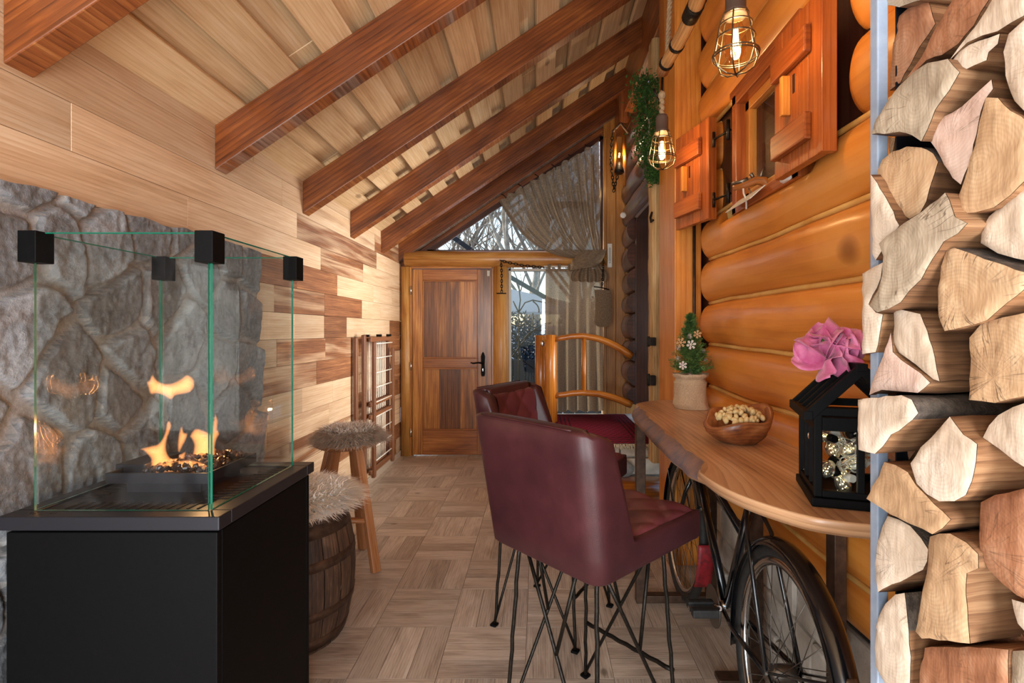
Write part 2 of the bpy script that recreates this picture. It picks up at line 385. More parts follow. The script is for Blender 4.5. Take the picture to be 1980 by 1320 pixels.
M['treebark']=plain('tree_bark','6d625a',.9,col2='a5998c',nscale=9)
M['birch']=plain('pale_bark','c9bfb2',.85,col2='8d8176',nscale=6)
M['tentwhite']=plain('white_canopy','dfe6ee',.6)
M['fence']=plain('dark_fence','1c2733',.7)
M['bush']=plain('blue_green_bush','12222f',.8,col2='2f4a60',nscale=20)
M['lava']=plain('lava_chip','16100d',.3,.1,col2='40281c',nscale=60)
M['gatewood']=wood('gate_wood','59321c','7d4d2e','96653f',.42,.1,.6,.3,.1)
def leather(name,quilt):
    t=NT(name); tc=t.N('ShaderNodeTexCoord')
    n=t.noise(tc.outputs['Object'],6,4,.6); fine=t.noise(tc.outputs['Object'],260,2,.6)
    c=t.ramp(n,[(.3,srgb('33161a')),(.55,srgb('3f1c20')),(.75,srgb('4c2429'))] if not quilt else [(.3,srgb('502327')),(.55,srgb('652f34')),(.75,srgb('793e43'))])
    t.set(col=c,rough=.42,spec=.45); t.bump(t.math('ADD',fine,t.math('MULTIPLY',n,.6)),.25,.001); return t.m
M['leather']=leather('burgundy_leather',0); M['quilt']=leather('quilted_leather',1)
M['stitch']=plain('stitch_thread','a8707a',.7)
def stone_mat():
    t=NT('flagstone'); r,g,b=t.tone(); tc=t.N('ShaderNodeTexCoord')
    n=t.noise(tc.outputs['Object'],7,6,.7); f=t.noise(tc.outputs['Object'],60,4,.7)
    c=t.ramp(t.math('ADD',t.math('MULTIPLY',n,.6),t.math('MULTIPLY',f,.4)),[(.32,srgb('4f5154')),(.5,srgb('7f8286')),(.68,srgb('a3a7ab'))])
    c=t.mix(1,c,t.ramp(r,[(0,.78),(1,1.08)]),'MULTIPLY')
    ru=t.math('MULTIPLY',t.ramp(t.noise(tc.outputs['Object'],3.1,3,.6),[(.6,0),(.75,1)]),.35)
    c=t.mix(ru,c,srgb('8a6248'))
    mo=t.ramp(f,[(.3,srgb('807c79')),(.7,srgb('a39f9b'))])
    c=t.mix(g,c,mo); t.set(col=c,rough=.8); t.bump(t.math('ADD',f,n),.8,.005); return t.m
M['stone']=stone_mat()
def carpet_mat():
    t=NT('rug_pile'); tc=t.N('ShaderNodeTexCoord'); sp=t.N('ShaderNodeSeparateXYZ'); t.L(tc.outputs['UV'],sp.inputs[0])
    u=t.math('ABSOLUTE',t.math('SUBTRACT',sp.outputs[0],.5)); v=t.math('ABSOLUTE',t.math('SUBTRACT',sp.outputs[1],.5)); d=t.math('MAXIMUM',u,v)
    st=t.math('SINE',t.math('MULTIPLY',d,120)); n=t.noise(tc.outputs['UV'],34,3,.6); ck=t.N('ShaderNodeTexChecker'); ck.inputs['Scale'].default_value=26; t.L(tc.outputs['UV'],ck.inputs[0])
    k=t.math('ADD',t.math('MULTIPLY',st,t.math('GREATER_THAN',d,.3)),t.math('MULTIPLY',ck.outputs[1],.5))
    k=t.math('MULTIPLY',k,n)
    t.set(col=t.ramp(k,[(.0,srgb('6e1426')),(.4,srgb('4a0f1d')),(.75,srgb('2a1018'))]),rough=.95,spec=.1); t.bump(n,.5,.004); return t.m
M['carpet']=carpet_mat()
def curtain_mat():
    t=NT('linen_curtain'); tc=t.N('ShaderNodeTexCoord'); n=t.noise(tc.outputs['UV'],60,3,.6)
    c=t.ramp(n,[(.3,srgb('87735f')),(.7,srgb('ab977f'))])
    d=t.N('ShaderNodeBsdfDiffuse'); tl=t.N('ShaderNodeBsdfTranslucent'); tr=t.N('ShaderNodeBsdfTransparent'); m1=t.N('ShaderNodeMixShader'); m2=t.N('ShaderNodeMixShader')
    t.L(c,d.inputs[0]); t.L(c,tl.inputs[0]); m1.inputs[0].default_value=.42; t.L(d.outputs[0],m1.inputs[1]); t.L(tl.outputs[0],m1.inputs[2])
    m2.inputs[0].default_value=.06; t.L(m1.outputs[0],m2.inputs[1]); t.L(tr.outputs[0],m2.inputs[2]); t.L(m2.outputs[0],t.n['Material Output'].inputs[0]); return t.m
M['curtain']=curtain_mat()
def glass_mat(name,col=(1,1,1,1),edge=False):
    t=NT(name)
    if edge: t.set(col=srgb('0f7a5e'),rough=.1,trans=.35); return t.m
    g=t.N('ShaderNodeBsdfGlossy'); g.inputs['Roughness'].default_value=.0; tr=t.N('ShaderNodeBsdfTransparent'); tr.inputs[0].default_value=col
    fr=t.N('ShaderNodeFresnel'); ge=t.N('ShaderNodeNewGeometry'); t.L(t.math('ADD',1.5,t.math('MULTIPLY',ge.outputs['Backfacing'],1/1.5-1.5)),fr.inputs[0]); mx=t.N('ShaderNodeMixShader')
    t.L(fr.outputs[0],mx.inputs[0]); t.L(tr.outputs[0],mx.inputs[1]); t.L(g.outputs[0],mx.inputs[2]); t.L(mx.outputs[0],t.n['Material Output'].inputs[0]); return t.m
M['glass']=glass_mat('pane_glass',(.97,.985,.98,1)); M['glassedge']=glass_mat('glass_edge',edge=True)
M['bulb']=glass_mat('bulb_glass',(1,.86,.66,1))
def emit(name,col,st):
    t=NT(name); t.set(col=(0,0,0,1),emc=srgb(col),ems=st); return t.m
M['filament']=emit('filament_glow','ffcf80',40)
M['fairy']=emit('fairy_glow','ffe3a0',9)
def flame_mat(name,col,st):
    t=NT(name); t.n.remove(t.b); e=t.N('ShaderNodeEmission'); e.inputs[0].default_value=srgb(col); e.inputs[1].default_value=st
    t.L(e.outputs[0],t.n['Material Output'].inputs['Volume']); return t.m
M['flame']=flame_mat('flame_gas','ff9f58',46); M['flamecore']=flame_mat('flame_core','ffd9a0',60)
# ---------------------------------------------------------------- the room shell
XL, XR, YE = -1.46, .88, 5.45
SL = .67; ANG = math.atan(SL); CA, SA = cos(ANG), sin(ANG)
def ceilz(x): return 2.25 + SL*(x+1.46)
# floor: basket-weave wood-look tiles
mb=MB(); mb.box((-.25,2.05,-.02),(2.6,6.9,.036),m=1)
BS=.338; OX,OY=-.387,2.281
for i in range(-5,5):
    for j in range(-11,11):
        x0,y0=OX+i*BS,OY+j*BS
        if x0>1.0 or x0+BS<-1.5 or y0+BS<-1.3 or y0>5.48: continue
        n=3
        for k in range(n):
            w=BS/n
            if (i+j)%2: c=(x0+BS/2,y0+w*(k+.5),0); d=(BS-.003,w-.002,.004); ax=0
            else: c=(x0+w*(k+.5),y0+BS/2,0); d=(w-.002,BS-.003,.004); ax=1
            mb.box(c,d,ax=ax)
struct(mb,'floor',[M['floor'],M['grout']])
# left wall: mixed planks
mb=MB(); mb.box((XL-.06,2.05,1.15),(.08,6.9,2.5),m=0,rnd=.1)
rowh=.1525; z=1.73-rowh*12
k=0
while z<2.42:
    y=-1.35+random.random()*.3
    while y<5.46:
        L=random.uniform(.35,.85) if z<1.70 else random.uniform(.8,1.7)
        L=min(L,5.46-y)
        z0=max(0,z); z1=z+rowh
        if L>.05:
            r=random.random() if z<1.70 else random.random()*(.62 if z<1.95 else .68 if z<2.1 else .3)
            mb.box((XL-.012+random.uniform(-.0012,.0012),y+L/2,(z0+z1)/2),(.024,L-.0016,z1-z0-.0016),ax=1,rnd=r)
        y+=L
    z+=rowh; k+=1
struct(mb,'wall_left',M['oak'],bevel=.0012,seg=1)
mb=MB(); mb.box((XL+.006,4.05,.03),(.012,2.82,.06)); struct(mb,'baseboard_left',M['grout'])
# natural flagstone cladding on the near half of the left wall
seeds=[(90,470),(10,470),(20,640),(110,745),(215,590),(235,690),(335,650),(300,585),(372,520),(430,480),(425,600),(475,610),(270,430),(350,440),(215,770),(265,850),(335,815),(440,790),(50,890),(165,910),(465,870),(480,510),(400,700),(180,470),(120,380),(40,370),(470,720)]
SD=[]
for(px,py)in seeds:
    Y=1.46*990/(1040-px); q=P(px,py,Y); SD.append((q.y,q.z))
rs=random.Random(3)
for i in range(400):
    y,z=rs.uniform(-1.4,2.7),rs.uniform(0,1.75)
    if all((y-a)**2+(z-b)**2>.24**2 for a,b in SD) and not(1.38<y<2.65 and z>.75): SD.append((y,z))
def stone_h(y,z):
    wy,wz=y+.05*nz(y*5,z*5,1)+.008*nz(y*19,z*19,4),z+.05*nz(y*5,z*5,7)+.008*nz(y*19,z*19,9)
    d=sorted((sqrt((wy-a)**2+((wz-b)*.8)**2),i) for i,(a,b) in enumerate(SD))[:2]
    e=d[1][0]-d[0][0]; i=d[0][1]; rr=random.Random(i).random()
    gap=.010+.045*max(0,nz(y*2.3,z*2.3,i)-.1)
    s=min(1,max(0,(e-gap)/.022)); s=s*s*(3-2*s)
    tilt=(rr-.5)*.22*(y-SD[i][0])+(random.Random(i+99).random()-.5)*.16*(z-SD[i][1])
    n=.005*nz(y*5,z*5,i*3.1)+.004*abs(nz(y*11,z*7,i*1.7))+.0035*nz(y*26,z*19,2)+.0035*nz(y*60,z*50,5)
    return s*(.026+.012*rr+tilt+n)+.007*(1-s)+.003*nz(y*40,z*40,3), s, rr
def stonegrid(mb,y0,y1,ny,nz_):
    zs=1.725; H=[]
    for i in range(ny+1):
        for j in range(nz_+1):
            y=y0+(y1-y0)*i/ny; z=zs*j/nz_; H.append((y,z)+stone_h(y,z))
    def fn(u,v):
        i=round(u*ny); j=round(v*nz_); y,z,h,s,r=H[i*(nz_+1)+j]
        if i==ny: y+= .012*nz(z*9,1.7)
        if j==nz_: z+=.012*nz(y*9,4.7)
        return (XL+.012+max(h,0.0),y,z)
    def cf(u,v):
        y,z,h,s,r=H[min(ny,round(u*ny))*(nz_+1)+min(nz_,round(v*nz_))]; return (r,1-s,.5)
    mb.grid(ny,nz_,fn,1,1,cf=cf)
mb=MB(); SDn=SD; SD=[q for q in SDn if q[0]>.95]; stonegrid(mb,1.25,2.63,215,260); SD=SDn; SD=[q for q in SDn if q[0]<1.5]; stonegrid(mb,-1.3,1.25,190,130); SD=SDn
mb.box((XL-.004,.66,.86),(.03,3.9,1.72),rnd=.2); 
struct(mb,'wall_stone_cladding',M['stone'])
# ceiling boards (board on board), running along the room
mb=MB(); per=.292
mb.box((-.25,2.05,ceilz(-.25)+.1),(2.9*1.2,6.9,.02),Matrix.Rotation(-ANG,3,'Y'),1,rnd=.3)
for i in range(-1,11):
    for lay in(0,1):
        u0=i*per+(0 if lay==0 else .135); w=.165 if lay==0 else .19
        uc=u0+w/2; y=-1.35-random.random()
        while y<5.5:
            L=random.choice([1.6,2.4,3.2]); L=min(L,5.5-y)
            if L>.1:
                h=.013 if lay==0 else .062
                c=Vector((-1.46+uc*CA-SA*h,y+L/2,2.25+uc*SA+CA*h))
                mb.box(c,(w,L-.001,.026 if lay==0 else .024),Matrix.Rotation(-ANG,3,'Y'),1,g=.5+.0*random.random())
            y+=L
struct(mb,'ceiling',M['ceil'],bevel=.003,seg=1)
# rafters
ord_=['first','second','third','fourth','fifth','last']
RY=[1.397,2.313,3.177,3.985,4.76,5.36]
labs=['nearest rafter, cut off by the upper left corner of the picture','second rafter from the camera, dark stained with a worn pale underside','third rafter from the camera, its foot above the fire table glass','fourth rafter from the camera, between the third and the fifth','fifth rafter from the camera, ending above the door','last rafter, fixed on the gable above the curtain']
for Y,lb in zip(RY,labs):
    mb=MB(); hh=.2*CA; L=(.84+1.46)/CA
    t=SL*hh
    poly=[(-hh*SL*0,0),(L,0),(L-hh*SL,-hh),(-hh*SL,-hh)]
    # plumb ends: shift lower corners along the slope
    poly=[(0,0),(L,0),(L-hh*SL,-hh),(-hh*SL,-hh)]
    p3=lambda u,v,Y=Y:Vector((-1.46+u*CA-v*SA,Y,2.25+u*SA+v*CA))
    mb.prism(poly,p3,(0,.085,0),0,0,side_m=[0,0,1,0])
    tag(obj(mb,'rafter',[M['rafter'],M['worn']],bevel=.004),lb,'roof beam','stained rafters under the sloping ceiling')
# ridge purlin, upper boards on the right
mb=MB(); mb.box((.86,2.05,3.62),(.1,6.9,.5),ax=1); struct(mb,'trim_1',M['rafter'],bevel=.004)
# right log wall
SEAM=[.46,.60,.80,1.02,1.24,1.485,1.70,1.93,2.17,2.41,2.64,2.88,3.12,3.40]
XS=.965
def seamz(i,y): return SEAM[i]+(.022*nz(y*1.1,i*3.7)+.008*nz(y*3.2,i*5.1) if 0<i else 0)
def logseg(mb,i,y0,y1,rl=True,rr=True,notch=None,zcut=None,m=0,b=.085):
    n=max(6,int((y1-y0)/.03)); kk=14; rnd=random.random(); o=random.random()*9
    bb=b*(1+.1*nz(i*2.2,7.7))
    def fn(u,v):
        y=y0+(y1-y0)*u; z0,z1=seamz(i,y),seamz(i+1,y)
        e=1.0; Rr=.07
        if rl and y-y0<Rr: e=sqrt(max(0,1-((Rr-(y-y0))/Rr)**2))
        if rr and y1-y<Rr: e=min(e,sqrt(max(0,1-((Rr-(y1-y))/Rr)**2)))
        a=sin(pi*v)**.55 if 0<v<1 else 0
        z=z0+(z1-z0)*(.5-.5*cos(pi*v)*.55-.45*(.5-v))if False else z0+(z1-z0)*(v*.55+.45*(.5-.5*cos(pi*v)))
        bu=bb*(1+.12*nz(y*2,i*1.3,o)); x=XS-bu*a*e-.003*nz(y*8,z*12,o)
        zc=(z0+z1)/2; z=zc+(z-zc)*(.75+.25*e)
        if zcut and zcut[0]<y<zcut[1] and z>zcut[2]:
            z=zcut[2]; x=x+(z1-zcut[2])*.0
            if v>.93: x=XS-.005
        return (x,y,z)
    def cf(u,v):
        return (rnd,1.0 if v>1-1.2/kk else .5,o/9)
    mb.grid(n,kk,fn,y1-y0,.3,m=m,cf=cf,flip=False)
mb=MB(); YW0,YW1=1.50,2.60
for i in range(len(SEAM)-1):
    if 7<=i<=8:
        logseg(mb,i,-1.3,YW0); logseg(mb,i,YW1,2.85)
    else:
        logseg(mb,i,-1.3,2.85,zcut=(YW0+.15,YW1-.1,1.84) if i==6 else None)
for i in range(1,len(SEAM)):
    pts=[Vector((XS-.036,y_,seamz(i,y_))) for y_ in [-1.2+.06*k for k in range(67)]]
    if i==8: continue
    mb.tube(pts,.010,6,m=2)  # thin pale yellow tube along each seam
mb.box((XS+.03,.78,1.95),(.05,4.16,3.3),ax=1,m=1); mb.box((XS+.0,3.2,1.75),(.05,.75,3.5),ax=2,m=1)
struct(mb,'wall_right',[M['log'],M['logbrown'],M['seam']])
# stone plinth under the log wall
mb=MB(); y=-1.3
for zz,hh in((.0,.15),(.155,.145),(.305,.15)):
    y=-1.3-random.random()*.2
    while y<2.9:
        L=random.uniform(.18,.4); mb.box((.955+random.uniform(-.008,.008),y+L/2,zz+hh/2),(.1,L-.012,hh-.008)); y+=L
mb.box((.985,.78,.23),(.07,4.2,.46)); mb.box((.93,.78,.475),(.05,4.16,.03),m=1)
struct(mb,'wall_plinth',[M['whitestone'],M['graph']],bevel=.012)
# log wall above and beyond the entrance, dark trimmed log ends
mb=MB()
for i in range(9,len(SEAM)-1): logseg(mb,i,2.9,5.45,m=0)
for i in range(1,9):
    logseg(mb,i,4.92,5.45,rl=False,m=0)
    # dark sawn face turned to the camera
    y=4.915; z0,z1=seamz(i,4.92),seamz(i+1,4.92); ar=[]
    for q in range(13):
        v=q/12; ar.append((XS-.10*(sin(pi*v)**.6 if 0<v<1 else 0)-.012*sin(pi*v),z0+(z1-z0)*(v*.55+.45*(.5-.5*cos(pi*v)))))
    ar+= [(1.1,z1),(1.1,z0)]
    mb.prism([(a,b) for a,b in ar][::-1],lambda a,b:Vector((a,4.905,b)),(0,.03,0),0,0)
struct(mb,'wall_right_far',M['logbrown'])
# house door, recessed in the entrance
mb=MB(); mb.box((1.06,4.15,1.4),(.05,1.5,2.0),ax=2); 
d1=struct(mb,'door_2',M['logbrown'])
mb=MB(); mb.box((1.0,4.86,1.4),(.14,.06,2.0)); mb.box((1.0,3.48,1.4),(.14,.06,2.0)); mb.box((1.0,4.17,2.42),(.14,1.44,.08)); struct(mb,'trim_2',M['logbrown'])
# planed posts beside the log ends
mb=MB(); mb.box((.845,3.0,1.75),(.15,.24,3.5),ax=2,rnd=.4); mb.box((.86,3.25,1.75),(.12,.25,3.5),ax=2,rnd=.6); struct(mb,'trim_3',M['orange'],bevel=.004)
mb=MB()
def hew(u,v):
    a=2*pi*u; z=.42+v*2.9; k=1+.10*nz(cos(a)*2,sin(a)*2,z*7)+.06*nz(cos(a)*5,sin(a)*5,z*21)
    return (.835+.055*k*max(-1,min(1,1.3*cos(a))),3.56+.07*k*max(-1,min(1,1.3*sin(a))),z)
mb.grid(20,90,fn=lambda u,v:hew(u,v),su=.5,sv=2.9); 
# grain runs along v: swap uv
mb.uv=[(b,a) for a,b in mb.uv]
struct(mb,'trim_4',M['hewn'])
# ---------------------------------------------------------------- gable wall at the far end
def ex(px): return (px-VX)*YE/F_PX
def ez(py): return CAMZ-(py-VY)*YE/F_PX
mb=MB(); mb.tube([(-1.395,YE,0),(-1.395,YE,1.0),(-1.40,YE,2.0)],[.066,.064,.062],12); struct(mb,'trim_5',M['post'])
mb=MB(); mb.tube([(-.395,YE-.01,0),(-.39,YE-.01,1.1),(-.395,YE-.01,2.0)],[.09,.086,.083],14); struct(mb,'trim_6',M['post'])
mb=MB(); mb.tube([(-1.40,YE-.03,2.085),(-.5,YE-.03,2.08),(.2,YE-.03,2.08),(.72,YE-.03,2.075)],[.085,.09,.088,.085],14); struct(mb,'trim_7',M['post'])
mb=MB()
mb.box((-1.345,YE,1.0),(.022,.1,2.0),ax=2); mb.box((-.478,YE,1.0),(.022,.1,2.0),ax=2); mb.box((-.91,YE,1.995),(.87,.1,.03),ax=0)
struct(mb,'trim_8',M['door'],bevel=.003)
# door: two panels in a frame
dx0,dx1=-1.33,-.492; zt=1.975; Yd=YE+.0
dr=thing('door_1','wooden panelled door with black lever handle in the end wall','door',(-.91,YE,0)); dr['kind']='structure'; del dr['category']
mb=MB()
for(a,b,c,d,ax)in((dx0,dx0+.11,.01,zt,2),(dx1-.15,dx1,.01,zt,2)):
    mb.box(((a+b)/2,Yd,(c+d)/2),(b-a,.05,d-c),ax=ax)
obj(mb,'stile',M['door'],dr,bevel=.004)
for(z0,z1)in((.01,.27),(.93,1.03),(1.86,zt)):
    mb=MB(); mb.box(((dx0+.11+dx1-.15)/2,Yd,(z0+z1)/2),(dx1-dx0-.26,.05,z1-z0),ax=0); obj(mb,'door_rail',M['doorrail'],dr,bevel=.004)
for(z0,z1)in((.27,.93),(1.03,1.86)):
    mb=MB(); xx=dx0+.11
    for w in(.30,.22,.17,.31):
        W_=(dx1-dx0-.26)*w; mb.box((xx+W_/2,Yd+.008,(z0+z1)/2),(W_,.03,z1-z0),ax=2); xx+=W_
    obj(mb,'door_panel',M['door'],dr)
    mb=MB()
    for(a,b)in(((dx0+.118,z0+.008),(dx1-.158,z0+.008)),((dx0+.118,z1-.008),(dx1-.158,z1-.008)),((dx0+.118,z0),(dx0+.118,z1)),((dx1-.158,z0),(dx1-.158,z1))):
        mb.beam((a[0],Yd-.02,a[1]),(b[0],Yd-.02,b[1]),.014,.014,up=(0,1,0))
    obj(mb,'panel_molding',M['doorrail'],dr,bevel=.003)
mb=MB(); hx,hz=ex(934.5),ez(705)
mb.prism([(hx+.022*sx*k,hz+q) for sx,k,q in((-1,.7,-.12),(1,.7,-.12),(1,1,-.09),(1,.8,0),(1,1,.09),(1,.6,.12),(0,.0,.14),(-1,.6,.12),(-1,1,.09),(-1,.8,0),(-1,1,-.09))],lambda a,b:Vector((a,Yd-.027,b)),(0,-.012,0))
hp=obj(mb,'handle_plate',M['black'],dr,bevel=.003,label='black wrought plate')
mb=MB(); mb.tube([(hx,Yd-.035,hz+.02),(hx,Yd-.08,hz+.02),(hx-.04,Yd-.085,hz+.028),(hx-.1,Yd-.085,hz+.02),(hx-.125,Yd-.085,hz+.03)],[.01,.01,.009,.008,.006],8); obj(mb,'lever',M['black'],hp)
mb=MB(); mb.box((hx,Yd-.042,hz-.05),(.01,.006,.03)); obj(mb,'key_cylinder',M['chrome'],hp)
for hz_ in(1.75,.95,.25):
    mb=MB(); mb.tube([(dx0-.008,YE-.055,hz_-.045),(dx0-.008,YE-.055,hz_+.045)],.008,8); obj(mb,'hinge',M['chrome'],dr)
mb=MB(); mb.box((dx1-.03,Yd-.035,1.93),(.03,.02,.06)); obj(mb,'contact_sensor',M['plastic'],dr,bevel=.003,label='small white sensor')
# lower window
def frame(mb,x0,x1,z0,z1,Y,w,d):
    mb.box(((x0+x1)/2,Y,z0+w/2),(x1-x0,d,w),ax=0); mb.box(((x0+x1)/2,Y,z1-w/2),(x1-x0,d,w),ax=0)
    mb.box((x0+w/2,Y,(z0+z1)/2),(w,d,z1-z0),ax=2); mb.box((x1-w/2,Y,(z0+z1)/2),(w,d,z1-z0),ax=2)
mb=MB(); mb.box(((-.3+.69)/2,YE+.02,2.0),(.99,.03,.0001)); mb=MB()
frame(mb,-.31,.71,.36,1.985,YE+.03,.025,.07); w1=struct(mb,'window_1',M['plastic'],bevel=.003)
mb=MB(); mb.box((.2,YE+.03,1.17),(.97,.006,1.58)); obj(mb,'pane',M['glass'],w1)
mb=MB(); mb.box((.2,YE+.01,.18),(1.03,.1,.36)); struct(mb,'wall_end_lower',M['board'])
# gable triangle window
tri=[(ex(826),ez(487)),(ex(1165),ez(487)),(ex(1165),ez(263))]
mb=MB()
for i in range(3):
    a,b=tri[i],tri[(i+1)%3]; mb.beam((a[0],YE+.02,a[1]),(b[0],YE+.02,b[1]),.05,.022,up=(0,1,0))
w2=struct(mb,'window_2',M['logbrown'])
mb=MB(); mb.prism(tri,lambda a,b:Vector((a,YE+.025,b)),(0,.006,0)); obj(mb,'pane',M['glass'],w2)
mb=MB(); mb.box((ex(1100),YE+.02,ez(395)),(.42,.05,.06)); mb.box((ex(1146),YE+.02,ez(380)),(.03,.05,.9)); obj(mb,'mullion',M['rafter'],w2)
# boards: right of the window, and closing the gable under the roof
mb=MB(); xx=ex(1166)
for k,w in enumerate((.13,.1,.14)):
    mb.box((xx+w/2,YE-.02,1.85),(w-.002,.05,3.7),ax=2); xx+=w
mb.box((ex(1166)+.01,YE-.05,1.7),(.03,.06,3.3),ax=2,rnd=.05)
struct(mb,'wall_end_right',M['board'],bevel=.004)
mb=MB()
p3=lambda u,v:Vector((-1.46+u*CA-v*SA,YE+.07,2.25+u*SA+v*CA))
mb.prism([(-.2,.11),(2.9,.11),(2.9,-.24),(-.2,-.24)],p3,(0,.04,0)); struct(mb,'wall_end_gable',M['rafter'])
# landing in front of the house entrance
ZL=.45
mb=MB(); mb.box((.55,4.66,ZL/2),(.94,1.52,ZL-.002)); 
struct(mb,'floor_landing',M['whitestone'],bevel=.01)
mb=MB(); 
for zz,hh,off in((.02,.2,.0),(.235,.13,.12),(.375,.065,.05)):
    x=.06-off
    while x<1.0:
        L=random.uniform(.2,.34); a=max(x,.06); b=min(x+L,1.04)
        if b-a>.04: mb.box(((a+b)/2,3.875,zz+hh/2),(b-a-.01,.05,hh-.006))
        x+=L
struct(mb,'wall_riser',M['whitestone'],bevel=.01)
# house window on the log wall: lining, casing, sash, pane, dim room behind
Yc0,Yc1,Zc0,Zc1=1.72,2.31,1.84,2.37
mb=MB()
def yframe(mb,y0,y1,z0,z1,X,w,d):
    mb.box((X,(y0+y1)/2,z0+w/2),(d,y1-y0,w),ax=1); mb.box((X,(y0+y1)/2,z1-w/2),(d,y1-y0,w),ax=1)
    mb.box((X,y0+w/2,(z0+z1)/2),(d,w,z1-z0),ax=2); mb.box((X,y1-w/2,(z0+z1)/2),(d,w,z1-z0),ax=2)
yframe(mb,Yc0,Yc1,Zc0,Zc1,.925,.045,.10); mb.box((.885,(Yc0+Yc1)/2,Zc1+.012),(.03,.62,.03),ax=1)
w3=struct(mb,'window_3',M['shutter'],bevel=.004)
mb=MB(); yframe(mb,Yc0+.045,Yc1-.045,Zc0+.045,Zc1-.045,.935,.04,.035); obj(mb,'sash',M['orange'],w3,bevel=.003)
mb=MB(); mb.box((.937,(Yc0+Yc1)/2,(Zc0+Zc1)/2),(.005,.43,.36)); obj(mb,'pane',M['glass'],w3)
mb=MB(); mb.grid(60,2,lambda u,v:(.985+.010*sin(u*55),Yc0+.08+u*.43,Zc0+.06+v*.42)); obj(mb,'net_curtain',M['greycurtain'],w3,label='grey curtain behind the glass')
mb=MB(); mb.box((XS-.0,(YW0+YW1)/2,2.17),(.05,YW1-YW0+.1,.5),rnd=.2,ax=1); 
mb=MB()
for(y0,y1)in((YW0-.05,Yc0),(Yc1,YW1+.05)): mb.box((XS-.005,(y0+y1)/2,2.17),(.03,y1-y0,.5),ax=2)
struct(mb,'trim_9',M['logbrown'])
# ---------------------------------------------------------------- gas fire table with glass screen
FX0,FX1,FY0,FY1,FZ=-1.318,-.775,1.245,1.775,.868
ft=thing('fire_table','black square gas fire table with a glass wind screen and flames','fire table',(-1.047,1.51,0))
mb=MB(); g=.012
for(a,b,c,d)in((FX0+g,FX1-g,FY0+g,FY0+g+.02),(FX0+g,FX1-g,FY1-g-.02,FY1-g),(FX0+g,FX0+g+.02,FY0+g+.021,FY1-g-.021),(FX1-g-.02,FX1-g,FY0+g+.021,FY1-g-.021)):
    mb.box(((a+b)/2,(c+d)/2,.414),(b-a,d-c,.824))
obj(mb,'body',M['black'],ft,bevel=.003)
mb=MB(); w=.052
for(a,b,c,d)in((FX0,FX1,FY0,FY0+w),(FX0,FX1,FY1-w,FY1),(FX0,FX0+w,FY0+w,FY1-w),(FX1-w,FX1,FY0+w,FY1-w)):
    mb.box(((a+b)/2,(c+d)/2,FZ-.017),(b-a,d-c,.034))
obj(mb,'lid_rim',M['blacklid'],ft,bevel=.003)
mb=MB(); mb.box((-1.047,1.51,FZ-.012),(FX1-FX0-2*w-.006,FY1-FY0-2*w-.006,.016)); pl=obj(mb,'burner_plate',M['blacklid'],ft,bevel=.002)
SLT=[((FX0+.108+k*.026,FY0+.095,FZ-.0035),(.006,.055,.003)) for k in range(14)]+[((FX1-.098,FY0+.15+k*.026,FZ-.0035),(.062,.006,.003)) for k in range(13)]+[((FX0+.095,FY0+.16+k*.028,FZ-.0035),(.055,.006,.003)) for k in range(5)]
for c_,d_ in SLT:
    mb=MB(); mb.box(c_,d_); obj(mb,'vent_slot',M['graph'],pl)
# raised burner tray with lava chips
tx0,tx1,ty0,ty1,tz=-1.20,-.915,1.42,1.665,FZ+.045
mb=MB(); mb.box(((tx0+tx1)/2,(ty0+ty1)/2,FZ+.015),(.21,.19,.036)); obj(mb,'burner_plinth',M['blacklid'],ft)
mb=MB(); mb.box(((tx0+tx1)/2,(ty0+ty1)/2,tz-.012),(tx1-tx0,ty1-ty0,.01))
for(a,b,c,d)in((tx0,tx1,ty0,ty0+.006),(tx0,tx1,ty1-.006,ty1),(tx0,tx0+.006,ty0,ty1),(tx1-.006,tx1,ty0,ty1)):
    mb.box(((a+b)/2,(c+d)/2,tz),(b-a,d-c,.026))
tr=obj(mb,'burner_tray',M['blacklid'],ft,bevel=.001)
mb=MB(); mb.box((-1.175,1.545,tz+.008),(.085,.14,.03)); obj(mb,'control_box',M['blacklid'],ft,bevel=.002)
mb=MB(); rr=random.Random(5)
for i in range(330):
    x,y=rr.uniform(-1.12,tx1-.02),rr.uniform(ty0+.018,ty1-.018); z=tz+.004+.012*rr.random()+.012*(1-abs(x+1.02)/.1 if abs(x+1.02)<.1 else 0)
    mt=Euler((rr.random()*6,rr.random()*6,rr.random()*6)).to_matrix(); s=rr.uniform(.007,.013)
    mb.ball((x,y,z),(s,s*.75,s*.55),5,4,mt)
mb.s=[False]*len(mb.s)
lv=obj(mb,'lava_chips',M['lava'],ft); lv['kind']='stuff'
# flames: closed bodies of glowing gas, thickest along their middle
FL=[(1.50,[(284,907),(292,890),(286,880),(278,872),(270,868),(290,862),(305,858),(315,845),(320,830),(322,817),(327,813),(332,822),(328,836),(323,850),(322,870),(330,885),(345,886),(330,900),(310,907)]),
(1.535,[(333,905),(345,885),(343,865),(345,840),(351,822),(356,835),(363,838),(360,850),(352,865),(347,878),(360,872),(354,890),(342,904)]),
(1.575,[(368,908),(372,880),(375,862),(371,850),(367,842),(378,828),(395,832),(409,837),(411,820),(416,800),(422,813),(421,830),(425,838),(419,850),(416,870),(421,893),(425,908),(410,900),(395,895),(380,900)]),
(1.475,[(276,912),(292,903),(312,896),(340,891),(370,889),(395,896),(402,906),(372,910),(339,912),(305,914)]),
(1.555,[(281,727),(287,736),(295,722),(300,731),(312,739),(325,741),(338,738),(352,730),(362,724),(375,733),(376,748),(368,758),(355,762),(340,765),(330,773),(318,766),(303,761),(291,762),(285,745)])]
